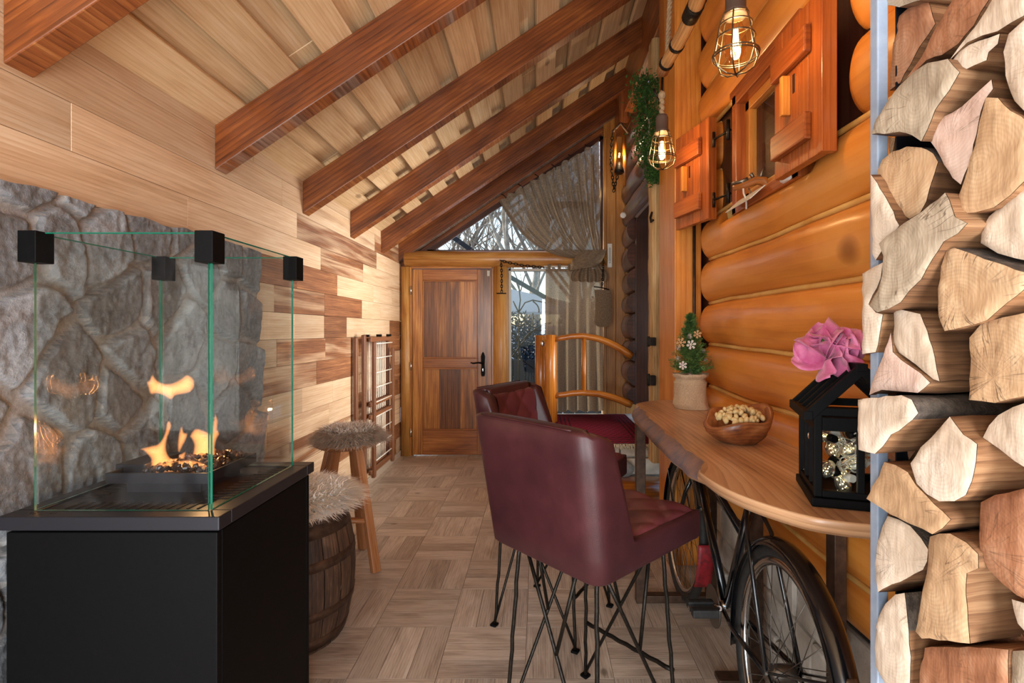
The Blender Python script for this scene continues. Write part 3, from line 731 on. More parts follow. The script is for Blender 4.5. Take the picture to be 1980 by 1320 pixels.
for Y,pg in FL:
    o=[]
    for i in range(len(pg)):
        p0,p1,p2,p3_=[Vector(pg[(i+k)%len(pg)]) for k in(-1,0,1,2)]
        for k in range(3):
            t=k/3; q=.5*((2*p1)+(p2-p0)*t+(2*p0-5*p1+4*p2-p3_)*t*t+(3*p1-3*p2+p3_-p0)*t**3); o.append((q.x,q.y))
    v,f,d=fill2d(o,3.0); mb=MB()
    th=[.016*(1-math.exp(-x/7.0)) if x>.02 else 0 for x in d]
    k0=mb.add([P(q.x,q.y,Y-h+.02*nz(q.x*.03,q.y*.03)) for q,h in zip(v,th)]); k1=mb.add([P(q.x,q.y,Y+h+.0002+.02*nz(q.x*.03,q.y*.03)) for q,h in zip(v,th)])
    from collections import Counter
    ec=Counter()
    for t in f:
        mb.face([k0+i for i in t][::-1],[(0,0)]*3,sm=True); mb.face([k1+i for i in t],[(0,0)]*3,sm=True)
        for i in range(3): ec[(t[i],t[(i+1)%3])]+=1
    for(i,j) in list(ec):
        if (j,i) not in ec: mb.face((k0+i,k0+j,k1+j,k1+i),[(0,0)]*4)
    obj(mb,'flame',M['flame'],ft)
light('flame_light','POINT',(-1.0,1.54,FZ+.16),1.0,(1,.55,.22),radius=.004)
# glass screen
gx0,gx1,gy0,gy1=-1.270,-.825,1.29,1.725; gz0,gz1=FZ+.001,FZ+.697
for nm,(a,b,c,d)in(('f',(gx0,gx1,gy0,gy0)),('b',(gx0,gx1,gy1,gy1)),('l',(gx0,gx0,gy0,gy1)),('r',(gx1,gx1,gy0,gy1))):
    T=.006; e=.004
    mb=MB(); horiz=(c==d)
    dims=((b-a)-2*e,T,gz1-gz0) if horiz else (T,(d-c)-2*e,gz1-gz0)
    mb.box(((a+b)/2,(c+d)/2,(gz0+gz1)/2),dims,ax=2)
    # faces: only the two broad faces are clear, the rim shows green
    for i in range(6):
        pts=[Vector(mb.v[j]) for j in mb.f[i]]; ar=(pts[1]-pts[0]).cross(pts[2]-pts[1]).length
        if ar<.05: mb.m[i]=1
    mb.box(((a+b)/2,(c+d)/2,gz1+.0015),(dims[0],dims[1],.0028),m=1)  # added green strip painting the internal reflection along the top edge
    obj(mb,'glass_panel',[M['glass'],M['glassedge']],ft)
for(x,y)in((gx0,gy0),(gx1,gy0),(gx0,gy1),(gx1,gy1)):
    sx=-1 if x==gx0 else 1; sy=-1 if y==gy0 else 1
    mb=MB(); mb.box((x+.004-sx*.004,y+sy*.002,gz1-.035),(.046,.05,.078)); obj(mb,'corner_bracket',M['black'],ft,bevel=.002)
# maker's lettering on the lid
tcu=bpy.data.curves.new('maker_lettering','FONT'); tcu.body='KRATKI'; tcu.size=.017; tcu.extrude=.0003; tcu.space_character=1.25
tmp=bpy.data.objects.new('tmp',tcu); tme=bpy.data.meshes.new_from_object(tmp); bpy.data.objects.remove(tmp)
to=bpy.data.objects.new('maker_lettering',tme); COL.objects.link(to); to.data.materials.clear(); to.data.materials.append(M['graph']); to.parent=ft
to.matrix_parent_inverse=wm(ft).inverted(); to.location=(FX0+.055,FY0+.018,FZ+.0004)
# ---------------------------------------------------------------- barrel with cream fleece
bc=Vector((-1.085,2.24,0)); BH=.56
br=thing('barrel','old oak barrel with dark hoops standing behind the fire table','barrel',bc)
def brad(z): t=(z/BH-.5)*2; return .272-.05*t*t
n=20
mb=MB()
for k in range(n):
    a0=2*pi*k/n+.006; a1=2*pi*(k+1)/n-.006; rnd=random.random(); o=random.random()*5
    def fn(u,v): 
        a=a0+(a1-a0)*v; z=BH*u; r=brad(z)-.0025*(abs(v-.5)*2)**4; return (bc.x+r*cos(a),bc.y+r*sin(a),z)
    mb.grid(12,4,fn,BH+0*o,.08,rnd=rnd,flip=True)
    for i in range(len(mb.c)-48,len(mb.c)): mb.c[i]=(rnd,.5,o/5)
mb.lathe([(.001,BH-.03),(.215,BH-.03)],24,bc,cap=False); mb.lathe([(.219,0),(.001,0.001)],24,bc,cap=False)
obj(mb,'staves',M['barrel'],br)
for z0,z1 in((.015,.065),(.15,.185),(.35,.388),(.475,.525)):
    mb=MB(); mb.lathe([(brad(z0)-.004,z0),(brad(z0)+.003,z0),(brad(z1)+.003,z1),(brad(z1)-.004,z1)],32,bc,cap=False); obj(mb,'hoop',M['rust'],br)
def fur(mb,c,rx,ry,zt,n,L,seed,spill=0,curl=.5):
    rr=random.Random(seed)
    for i in range(n):
        a=rr.random()*2*pi; q=sqrt(rr.random())*1.03; x,y=c[0]+rx*q*cos(a),c[1]+ry*q*sin(a)
        z=zt-max(0,q-.8)*spill*.5
        d=Vector((cos(a)*q*1.0+rr.gauss(0,curl),sin(a)*q*1.0+rr.gauss(0,curl),1.0-q*.75+rr.gauss(0,.15))).normalized()
        l=L*rr.uniform(.6,1.15); p0=Vector((x,y,z-.01)); p1=p0+d*l*.55; p2=p0+d*l+Vector((cos(a)*q,sin(a)*q,-.6))*l*.35+Vector((rr.gauss(0,1),rr.gauss(0,1),0))*l*.12
        mb.blade(p0,p1,p2,.0034,Vector((-sin(a+rr.gauss(0,.8)),cos(a+rr.gauss(0,.8)),0)),(rr.random(),.5,.5))
mb=MB(); fc=(bc.x,bc.y)
mb.ball((bc.x,bc.y,BH+.012),(.25,.25,.055),32,10,fn=lambda p:1+.05*nz(p.x*4,p.y*4,p.z*4))
fur(mb,fc,.255,.255,BH+.06,15000,.07,11,.3)
tag(obj(mb,'fleece',M['furwhite']),'cream white fleece lying on the barrel','fleece')
# ---------------------------------------------------------------- wooden stool with taupe fleece
sc=Vector((-1.105,2.965,0)); ST=.70
st=thing('stool','tall round wooden stool with splayed legs by the plank wall','stool',sc)
mb=MB(); mb.lathe([(.02,ST-.045),(.15,ST-.045),(.178,ST-.03),(.185,ST-.012),(.178,ST),(.001,ST)],32,sc); obj(mb,'seat',M['stool'],st)
feet=[(-.885,2.80),(-1.06,3.10),(-1.31,3.10),(-1.30,2.80)]
tops=[]
for fx,fy in feet:
    tx,ty=sc.x+(fx-sc.x)*.38,sc.y+(fy-sc.y)*.38; tops.append((tx,ty))
    mb=MB(); mb.beam((fx,fy,.0),(tx,ty,ST-.04),.05,.034,up=(sc.x-fx,sc.y-fy,0)); 
    zmin=min(v[2] for v in mb.v); mb.v=[(v[0],v[1],max(0.001,v[2])) for v in mb.v]
    obj(mb,'leg',M['stool'],st,bevel=.006)
def onleg(i,z):
    t=z/(ST-.04); a,b=feet[i],tops[i]; return (a[0]+(b[0]-a[0])*t,a[1]+(b[1]-a[1])*t,z)
for i,j,z in((0,3,.27),(1,2,.27),(0,1,.33),(2,3,.33)):
    mb=MB(); mb.tube([onleg(i,z),onleg(j,z)],.016,8,flat=1.4); obj(mb,'rung',M['stool'],st)
mb=MB(); mb.ball((sc.x+.012,sc.y-.005,ST+.02),(.165,.165,.04),28,8,fn=lambda p:1+.08*nz(p.x*4,p.y*4,p.z*4))
fur(mb,(sc.x+.02,sc.y-.015),.165,.165,ST+.05,13000,.065,12,.45,.65)
tag(obj(mb,'fleece',M['furbrown']),'grey brown fleece draped over the tall wooden stool','fleece')
# ---------------------------------------------------------------- folded safety gate on the left wall
gt=thing('safety_gate','folded brown wooden safety gate with white wires on the left wall','gate',(-1.40,4.4,.12))
y0,y1,z0,z1=4.0,4.78,.12,1.27
for y,x,za in((4.02,-1.43,z1),(4.09,-1.39,z1+.02),(4.20,-1.345,z1-.04),(4.74,-1.345,z1-.1),(4.77,-1.40,z1)):
    mb=MB(); mb.box((x,y,(z0+za)/2),(.03,.045,za-z0),ax=2); obj(mb,'upright',M['gatewood'],gt,bevel=.006)
for z in(z1-.02,.72,.62,z0+.05):
    for x in(-1.405,-1.36):
        mb=MB(); mb.box((x,4.45,z),(.022,.62,.035),ax=1); obj(mb,'cross_bar',M['gatewood'],gt,bevel=.004)
for k in range(12):
    y=4.16+k*.05; mb=MB(); mb.tube([(-1.405,y,z0+.06),(-1.405,y,z1-.03)],.0055,6); obj(mb,'wire',M['wire'],gt)
for k in range(9):
    z=z0+.12+k*.122; mb=MB(); mb.tube([(-1.35,4.2,z),(-1.35,4.74,z)],.0055,6); obj(mb,'wire',M['wire'],gt)
for y in(4.12,4.45,4.74):
    mb=MB(); mb.box((-1.38,y,z1+.012),(.04,.03,.02)); obj(mb,'hinge',M['black'],gt)
mb=MB(); mb.tube([(-1.44,4.9,1.0),(-1.42,4.9,1.02),(-1.41,4.9,.97),(-1.43,4.9,.95)],.004,6); tag(obj(mb,'wall_hook',M['iron']),'small rusty hook on the plank wall beside the gate','hook')
# ---------------------------------------------------------------- bar chairs
def diamond(u,v,k):
    a=(u+v)*k;b=(u-v)*k; return (abs(sin(pi*a))**.55)*(abs(sin(pi*b))**.55)
def make_chair(name,label,group):
    t=thing(name,label,'bar chair',group=group)
    hw,yb,yf=.238,-.238,.268; zb,zs,zt=.635,.735,1.065
    # U-shaped shell path: front right -> back right -> back left -> front left
    path=[];rc=.055
    for y in [yf-(yf-yb-rc)*i/14 for i in range(15)]: path.append((hw,y,0))
    for i in range(1,6): a=pi/2*i/6; path.append((hw-rc+rc*cos(a),yb+rc-rc*sin(a),0))
    for i in range(0,13): path.append((hw-rc-(2*hw-2*rc)*i/12,yb,1))
    for i in range(1,6): a=pi/2*i/6; path.append((-hw+rc-rc*sin(a),yb+rc-rc*cos(a),0))
    for y in [yb+rc+(yf-yb-rc)*i/14 for i in range(15)]: path.append((-hw,y,0))
    def top(y):
        q=min(1,max(0,(y-(yb+.075))/.085)); q=q*q*(3-2*q); return zt-.012-(zt-.012-zs+.004)*q
    def section(x,y):
        T=.07; h=top(y) if y>yb+.02 else zt-.008+.008*cos(x*5)
        nx,ny=0,0
        # inward normal
        if y>yb+rc: nx=-1 if x>0 else 1
        else:
            cx=hw-rc if x>0 else -hw+rc
            if abs(x)<=hw-rc: ny=1
            else:
                d=Vector((cx-x,yb+rc-y,0)).normalized(); nx,ny=d.x,d.y
        q=min(1,max(0,(zt-.03-h)/.2)); T=T*(1-q)+.03*q
        out=[]
        lean=lambda z:-.07*max(0,(z-zb)/(zt-zb))*(1 if y<yb+rc else max(0,1-(y-yb-rc)/.16))
        flare=lambda z:.018*(z-zb)/(zt-zb)
        def pt(z,off):
            sx=1+flare(z)/hw
            return (x*sx+nx*off,y+lean(z)+ny*off,z)
        for z in(zb,zb+.012): out.append(pt(z,.012 if z==zb else 0))
        for i in range(1,7): out.append(pt(zb+.012+(h-.014-zb-.012)*i/6,0))
        for i in range(1,6): a=pi*i/6; out.append(pt(h-.014+.014*sin(a),T/2-T/2*cos(a)))
        for i in range(0,7): out.append(pt(h-.014-(h-.014-zb-.02)*i/6,T))
        return out
    S=[section(x,y) for x,y,_ in path]
    mb=MB(); ns=len(S[0]); npth=len(S)
    mb.grid(npth-1,ns-1,lambda u,v:S[round(u*(npth-1))][round(v*(ns-1))],1.4,.9,flip=True)
    for e,rv in((0,False),(npth-1,True)):
        k=mb.add(S[e]); q=list(range(k,k+ns)); mb.face(q[::-1] if rv else q,[(0,0)]*ns)
    # base
    obj(mb,'backrest',M['leather'],t,world=False)
    mb=MB(); mb.box((0,.01,zb+.03),(2*hw-.03,yf-yb-.03,.056)); mb.box((0,yf-.008,zb+.045),(2*hw-.004,.03,.09)); obj(mb,'seat_base',M['leather'],t,world=False,bevel=.012,seg=3)
    mb=MB()
    def seat(u,v):
        x=(u-.5)*(2*hw-.012); y=yb+.05+(yf-yb-.05+.004)*v
        e=min(u,1-u,v+.2,1-v); z=zs-.022+.022*min(1,e/.06)**.5+.011*diamond((x)/.16,(y)/.16,1)
        if v==1 or u in(0,1) : z-=.02
        return (x,y,z)
    mb.grid(56,56,seat,.44,.44); st=obj(mb,'seat_cushion',M['quilt'],t,world=False,label='quilted burgundy seat')
    mb=MB()
    def backp(u,v):
        z=zs-.01+(zt-.012-zs)*v; x=(u-.5)*(2*hw-.13)
        lean=-.07*(z-zb)/(zt-zb); c=(abs(u-.5)*2)**4
        y=yb+lean+.072+.02*c+.010*diamond(x/.15,z/.15,1)
        if v>.93: y-=.05*((v-.93)/.07)**1.5; 
        return (x,y,z)
    mb.grid(48,40,backp,.4,.33,flip=True); obj(mb,'back_cushion',M['quilt'],t,world=False,label='quilted inner back')
    mb=MB(); mb.tube([(x*1.07*.985,y-.062 if y<yb+rc else y-.03,top(y)+.003 if y>yb+.02 else zt-.004) for x,y,_ in path[20:-20]],.0022,5); obj(mb,'piping',M['leather'],t,world=False)
    mb=MB(); mb.beam((-.17,-.17,zb-.006),(.17,-.17,zb-.006),.02,.012);mb.beam((-.17,.17,zb-.006),(.17,.17,zb-.006),.02,.012);mb.beam((-.17,-.17,zb-.006),(-.17,.17,zb-.006),.02,.012);mb.beam((.17,-.17,zb-.006),(.17,.17,zb-.006),.02,.012)
    obj(mb,'seat_frame',M['iron'],t,world=False)
    ft_=[(.197,.197),(-.197,.197),(-.197,-.197),(.197,-.197)]; tp=[(.165,.165),(-.165,.165),(-.165,-.165),(.165,-.165)]
    r=.0068
    for (fx,fy),(tx,ty) in zip(ft_,tp):
        mb=MB(); n=14
        mb.tube([Vector((tx,ty,zb-.008)).lerp(Vector((fx,fy,.006)),i/n)+Vector((.0012*(-1)**i,.0012*(-1)**(i//2),0)) for i in range(n+1)],r,7)
        lg=obj(mb,'leg',M['iron'],t,world=False)
        mb=MB(); mb.box((fx*1.01,fy*1.01,.006),(.03,.03,.011)); obj(mb,'foot_pad',M['black'],lg,world=False,bevel=.003)
    for i in range(4):
        j=(i+1)%4; a=Vector((tp[i][0],tp[i][1],zb-.01)).lerp(Vector((tp[j][0],tp[j][1],zb-.01)),.1); b=Vector((ft_[j][0],ft_[j][1],.02)); c=Vector((tp[j][0],tp[j][1],zb-.01)).lerp(Vector((tp[i][0],tp[i][1],zb-.01)),.22); md=a.lerp(b,.46)
        mb=MB(); mb.tube([a,a.lerp(b,.25),md,a.lerp(b,.75),b],r*.9,7); mb.tube([c,md],r*.9,7); obj(mb,'brace',M['iron'],t,world=False)
    mb=MB(); a,b=Vector((.19,.19,.215)),Vector((-.19,.19,.215)); mb.tube([a.lerp(b,i/12)+Vector((0,0,.0015*(-1)**i)) for i in range(13)],r*1.1,7); obj(mb,'footrest',M['iron'],t,world=False)
    return t
ch=make_chair('bar_chair','burgundy leather bar chair nearest the camera, seen from behind','burgundy bar chairs at the counter')
def place(o,c,front):
    o.location=(c[0],c[1],0); o.rotation_euler=(0,0,math.atan2(front[1],front[0])-pi/2)
c2=dup(ch,label='burgundy leather bar chair farther back, facing the camera side of the counter')
place(ch,(.173,1.676),(.73,.685)); place(c2,(.075,2.375),(.877,-.48))
# ---------------------------------------------------------------- counter on steel legs
CT=.93
ct=thing('bar_counter','live edge walnut slab counter with curved front on steel legs','counter',(.7,1.9,0))
edge=[(.83,2.93),(.70,2.90),(.585,2.83),(.50,2.70),(.468,2.52),(.452,2.30),(.445,2.05),(.442,1.81),(.444,1.6),(.447,1.42),(.458,1.30),(.494,1.19),(.56,1.09),(.62,1.05),(.68,1.03),(.76,1.0)]
back=[(.90,1.0),(.90,1.5),(.895,2.0),(.89,2.5),(.86,2.90)]
poly=edge+back
def dens(p,k=6):
    o=[]
    for i in range(len(p)):
        a,b=Vector(p[i]+(0,)),Vector(p[(i+1)%len(p)]+(0,)); 
        p0=Vector(p[i-1]+(0,)); p3_=Vector(p[(i+2)%len(p)]+(0,))
        for j in range(k):
            t=j/k; q=.5*((2*a)+(b-p0)*t+(2*p0-5*a+4*b-p3_)*t*t+(3*a-3*b+p3_-p0)*t**3) if i<len(edge)-1 and i>0 else a.lerp(b,t)
            o.append((q.x,q.y))
    return o
pd=dens(poly,5)
mb=MB(); n=len(pd)
def wz(p,k): return .006*nz(p[0]*9,p[1]*9,k)
rings=[]
LIN=(.050,.034,.014,.0,.010)
for k,(ins,z) in enumerate(((.004,CT),(.0,CT-.005),(.003,CT-.017),(.012,CT-.030),(.017,CT-.036))):
    ring=[]
    for i,p in enumerate(pd):
        a=Vector(pd[i-1]);b=Vector(pd[(i+1)%n]); tg=(b-a).normalized(); nr=Vector((-tg.y,tg.x))
        lw=min(1,max(0,(p[1]-1.42)/.12))*min(1,max(0,(2.76-p[1])/.12)) if i<len(edge)*5-5 else 0
        fi=ins*(1-lw)+lw*(LIN[k]+2.2*wz(p,k*3)+(.012*nz(p[1]*14,k) if k<2 else 0)); zz=z-(.014*k/4*lw)
        q=Vector(p)+nr*max(0,fi)
        ring.append((q.x,q.y,zz))
    rings.append(mb.add(ring))
# top face split in boards for grain along the length
mb.face([rings[0]+i for i in range(n)][::-1],[(p[1],p[0]) for p in pd][::-1],(.5,.5,.3),0)
mb.face([rings[4]+i for i in range(n)],[(p[1],p[0]) for p in pd],(.5,.5,.3),0)
acc=0
for i in range(n):
    j=(i+1)%n; d=(Vector(pd[i])-Vector(pd[j])).length
    for k in range(4):
        lv=1 if (2.70>pd[i][1]>1.46 and i<len(edge)*5-5 and k<3) else 0
        mb.face((rings[k]+i,rings[k]+j,rings[k+1]+j,rings[k+1]+i),[(acc,k*.015),(acc+d,k*.015),(acc+d,k*.015+.015),(acc,k*.015+.015)],(.5,.5,.3),lv,True)
    acc+=d
obj(mb,'counter_slab',[M['walnut'],M['liveedge']],ct)
def uleg(x0,x1,y):
    mb=MB(); w=.045
    mb.box((x0,y,(CT-.036)/2),(w,w,CT-.038)); mb.box((x1,y,(CT-.036)/2),(w,w,CT-.038)); mb.box(((x0+x1)/2,y,.02),(x1-x0,w*.98,.036)); mb.box(((x0+x1)/2,y,CT-.048),(x1-x0,w*.98,.02))
    obj(mb,'leg_frame',M['rust'],ct,bevel=.003)
uleg(.50,.845,2.5)
mb=MB(); mb.box((.815,1.93,(CT-.036)/2),(.05,.05,CT-.038)); mb.box((.76,1.93,.012),(.17,.06,.02)); obj(mb,'leg_frame',M['rust'],ct,bevel=.003)
mb=MB(); mb.box((.845,1.45,(CT-.036)/2),(.035,.045,CT-.038)); obj(mb,'leg_frame',M['rust'],ct,bevel=.003)
# ---------------------------------------------------------------- old black bicycle under the counter
bk=thing('bicycle','old black bicycle with worn mudguards parked under the counter','bicycle',(.71,2.0,0))
RH=Vector((.70,1.46,.345)); FH=Vector((.735,2.57,.345)); LEAN=.06
def bp(y,z,dx=0): # point on the bike plane
    t=(y-RH.y)/(FH.y-RH.y); return Vector((RH.x+(FH.x-RH.x)*t+LEAN*(z-.345)+dx,y,z))
def wheel(h,fender,a0,a1,nm):
    r=.325
    mb=MB(); mb.tube([bp(h.y+r*cos(a),h.z+r*sin(a)) for a in [2*pi*i/56 for i in range(56)]],.02,10,closed=True,up=(1,0,0)); w=obj(mb,'wheel',M['rubber'],bk,label=nm)
    mb=MB(); rr=.296; mb.tube([bp(h.y+rr*cos(a),h.z+rr*sin(a)) for a in [2*pi*i/56 for i in range(56)]],.012,8,closed=True,up=(1,0,0),flat=1.3); obj(mb,'rim',M['chrome'],w)
    mb=MB()
    for i in range(32):
        a=2*pi*i/32; s=1 if i%2 else -1; b=a+s*(.9 if (i//2)%2 else -.9)
        mb.tube([bp(h.y+.02*cos(b),h.z+.02*sin(b),.03*s),bp(h.y+rr*cos(a),h.z+rr*sin(a))],.0013,4)
    obj(mb,'spokes',M['spoke'],w)['kind']='stuff'
    mb=MB(); mb.tube([bp(h.y,h.z,-.055),bp(h.y,h.z,-.035),bp(h.y,h.z,-.03),bp(h.y,h.z,.03),bp(h.y,h.z,.035),bp(h.y,h.z,.055)],[.008,.008,.024,.024,.008,.008],10); obj(mb,'hub',M['spoke'],w)
    if fender:
        mb=MB(); R_=.365
        def fn(u,v):
            a=a0+(a1-a0)*u; c=(v-.5)*2; rad=R_-.02*c*c-.006*abs(c)**6; return tuple(bp(h.y+rad*cos(a),h.z+rad*sin(a),.034*c))
        mb.grid(40,10,fn,2,.1)
        o=obj(mb,'mudguard',M['bikeblack'],bk); sd=o.modifiers.new('th','SOLIDIFY'); sd.thickness=.002
        for a in fender:
            for s in(-1,1):
                mb=MB(); mb.tube([bp(h.y,h.z,.045*s),bp(h.y+(R_-.03)*cos(a),h.z+(R_-.03)*sin(a),.036*s)],.004,6); obj(mb,'mudguard_stay',M['bikeblack'],bk)
    return w
wheel(RH,[R(200),R(150)],R(-20),R(205),'rear wheel'); fw=wheel(FH,[R(40),R(-15)],R(-25),R(150),'front wheel')
BB=bp(1.93,.285); SEATT=bp(1.74,.80); HT=bp(2.36,.82); HB=bp(2.40,.66)
def ft_tube(nm,pts,r,mat='bikeblack'):
    mb=MB(); mb.tube(pts,r,10); return obj(mb,nm,M[mat],bk)
ft_tube('seat_tube',[BB,SEATT],.0155); ft_tube('down_tube',[BB,HB],.017); ft_tube('top_tube',[bp(1.82,.60),bp(2.38,.72)],.0145); ft_tube('head_tube',[HB-Vector((0,-.006,.03)),HT],.019)
for s in(-1,1):
    ft_tube('chain_stay',[BB+Vector((.02*s,0,0)),bp(1.75,.30,.04*s),bp(RH.y,RH.z,.05*s)],.0085); ft_tube('seat_stay',[bp(1.76,.74,.015*s),bp(1.68,.66,.04*s),bp(RH.y,RH.z,.05*s)],.0075)
    ft_tube('fork_blade',[bp(2.405,.64,.02*s),bp(2.425,.56,.045*s),bp(2.49,.42,.05*s),bp(FH.y,FH.z,.05*s)],.010)
mb=MB(); mb.lathe([(.075,-.003),(.075,.003)],40,BB+Vector((-.05,0,0)),Matrix.Rotation(R(90),3,'Y')); obj(mb,'chainring',M['spoke'],bk)
mb=MB(); mb.tube([BB+Vector((-.05,0,.0)),BB+Vector((.06,0,0))],.02,12); obj(mb,'bottom_bracket',M['chrome'],bk)
for s,dy,dz in((-1,-.11,.05),(1,.11,-.05)):
    e=BB+Vector((.065*s,dy,dz))
    mb=MB(); mb.tube([BB+Vector((.058*s,0,0)),e],[.012,.009],8); cr=obj(mb,'crank',M['chrome'],bk)
    c=e+Vector((.06*s,0,0)); mb=MB()
    for dy in(-.028,.028): mb.box(c+Vector((.0,dy,0)),(.095,.03,.03))
    obj(mb,'pedal',M['rubber'],cr,bevel=.006)
    mb=MB(); mb.box(c,(.1,.02,.012)); mb.tube([e,c],.006,6); obj(mb,'pedal_axle',M['chrome'],cr)
mb=MB(); a=R(152); q=[]
mb.grid(10,4,lambda u,v:tuple(bp(FH.y+.367*cos(R(172)+u*R(30)),FH.z+.372*sin(R(172)+u*R(30)),(v-.5)*.07)),.3,.1)
o=obj(mb,'mud_flap',M['red'],bk,label='red worn mud flap'); o.modifiers.new('th','SOLIDIFY').thickness=.004
mb=MB(); mb.grid(12,4,lambda u,v:tuple(bp(RH.y-.371*cos(R(12)+u*R(20)),RH.z+.373*sin(R(12)+u*R(20)),(v-.5)*.034*(1 if .06<u<.94 else .6))),.12,.05)
o=obj(mb,'mudguard_plate',M['gunmetal'],bk,label='scratched metal plate on the rear mudguard'); o.modifiers.new('th','SOLIDIFY').thickness=.002
# ---------------------------------------------------------------- things on the counter
CZ=CT+.001
# little fir tree in a jute sack
pc=Vector((.775,2.60,CZ)); 
sk=thing('potted_tree','little fir tree in a jute sack with cones and white snowflakes','potted tree',pc)
mb=MB()
def sack(u,v):
    a=2*pi*u; z=.175*v; r=.09*(1-.12*sin(pi*v))+.006*nz(cos(a)*2,sin(a)*2,v*3)
    if v<.12: r=r*(.85+.15*v/.12)+.02*max(0,cos(a+.7))**2*(1-v/.12)
    if .78<v<.9: r-=.010
    return (pc.x+r*cos(a)+.0,pc.y+r*sin(a),CZ+z+.006*nz(cos(a)*3,sin(a)*3,5)*v)
mb.grid(40,24,sack,.45,.16); mb.lathe([(.001,.15),(.08,.15)],20,pc,cap=False); obj(mb,'sack',M['jute'],sk)
mb=MB(); mb.tube([(pc.x+.078,pc.y-.01,CZ+.03),(pc.x+.10,pc.y-.03,CZ+.012),(pc.x+.12,pc.y-.05,CZ+.008)],[.03,.024,.006],10,flat=.7); 
mb=MB(); rr=random.Random(8)
mb.tube([pc+Vector((0,0,.12)),pc+Vector((0,0,.46))],[.008,.002],6); obj(mb,'trunk',M['treebark'],sk)
mb=MB()
for i in range(330):
    t=rr.random()**1.2; z=.17+.29*t; rad=.098*(1-t)**.7+.014; a=rr.random()*2*pi
    p0=pc+Vector((0,0,z)); p1=p0+Vector((cos(a),sin(a),.35+t*1.5)).normalized()*rad*rr.uniform(.75,1.1)
    d=(p1-p0).normalized()
    for k in range(26):
        q=p0.lerp(p1,.15+.85*k/25); e=Vector((rr.gauss(0,1),rr.gauss(0,1),rr.gauss(0,1))); e=(e-d*e.dot(d)).normalized(); dd=(d*.7+e).normalized(); l=.019
        mb.blade(q,q+dd*l*.5,q+dd*l,.0017,dd.orthogonal().normalized(),(rr.random(),.5,.5))
obj(mb,'needles',M['fir'],sk)
def cone(c,s,par,ax=(0,0,-1)):
    mb=MB(); q=Vector(ax).to_track_quat('Z','Y').to_matrix()
    mb.ball(c,(s*.5,s*.5,s*.8),8,6,q)
    for i in range(34):
        t=i/34; a=i*2.399; z=(t-.5)*1.5*s; r=s*.62*sqrt(max(.05,1-(2*t-1)**2*.8)); p=Vector((r*cos(a),r*sin(a),z)); mb.ball(Vector(c)+q@p,(s*.2,s*.2,s*.09),5,3,q@Euler((0,.6,a)).to_matrix())
    return obj(mb,'pine_cone',M['cone'],par)
for (px,py,Y,s) in((1335,728,2.55,.019),(1312,672,2.58,.017),(1334,650,2.56,.016),(1360,678,2.57,.015),(1312,694,2.57,.018),(1364,696,2.59,.013)):
    cone(P(px,py,Y),s,sk)
def flake(c,s,mat,par,seed):
    mb=MB(); c=Vector(c); 
    for k in range(6):
        a=k*pi/3+seed; d=Vector((cos(a),-.25,sin(a))).normalized(); mb.beam(c,c+d*s,.0035,.003,up=(0,1,0))
        for f in(.45,.7):
            for sg in(-1,1):
                b=a+sg*.9; e=Vector((cos(b),-.1,sin(b))); mb.beam(c+d*s*f,c+d*s*f+e*s*.3,.003,.003,up=(0,1,0))
    return obj(mb,'snowflake',mat,par)
flake(P(1336,666,2.53),.025,M['snowdeco'],sk,.2); flake(P(1320,706,2.53),.022,M['snowdeco'],sk,.5); flake(P(1316,662,2.54),.026,M['wood_flake'],sk,.1); flake(P(1348,646,2.55),.022,M['wood_flake'],sk,.4)
# burl bowl with nuts
bw=Vector((.708,1.80,CZ)); 
bl=thing('burl_bowl','rough burl wood bowl filled with pistachio nuts','bowl',bw)
mb=MB()
def burl(u,v):
    a=2*pi*u; 
    if v<.6: t=v/.6; r=.055+.058*sin(t*pi/2)**.8; z=.092*t*(1+.30*sin(a-5.32)+.12*sin(3*a+1))
    else: t=(v-.6)/.4; r=.113-.016*min(1,t*4)-.06*max(0,t-.25)/.75; z=.092*(1+.30*sin(a-5.32)+.12*sin(3*a+1))+.004*sin(pi*min(1,t*4))-.048*max(0,t-.25)/.75
    k=1+.14*nz(cos(a)*1.4,sin(a)*1.4,z*9)+.07*nz(cos(a)*4,sin(a)*4,z*24)+.03*nz(cos(a)*9,sin(a)*9,z*60)
    if v>.6: k=1+.10*nz(cos(a)*1.4,sin(a)*1.4,.9)
    return (bw.x+r*k*cos(a)*1.02,bw.y+r*k*sin(a)*1.0,CZ+z)
mb.grid(56,36,burl,.6,.3); mb.lathe([(.001,.055),(.06,.055)],16,bw,cap=False); mb.lathe([(.055,.0),(.001,.0)],16,bw,cap=False); obj(mb,'bowl',M['burl'],bl)
mb=MB(); mb.ball((0,0,0),(.013,.0088,.008),10,7,fn=lambda p:1-.12*max(0,p.x)); nut=None; rr=random.Random(4)
for i in range(88):
    r=.082*sqrt(rr.random()); a=rr.random()*2*pi; z=.072+.040*(1-(r/.09)**2)+.010*rr.random()
    loc=(bw.x+r*cos(a),bw.y+r*sin(a),CZ+z)
    if nut is None:
        nut=obj(mb,'pistachio_nut',M['nut']); tag(nut,'pistachio nut heaped in the burl wood bowl','nut','pistachio nuts in the burl bowl'); o=nut
    else: o=nut.copy(); COL.objects.link(o)
    o.location=loc; o.rotation_euler=(rr.random()*6,rr.random()*6,rr.random()*6); k=rr.uniform(.85,1.2); o.scale=(k,k,k)
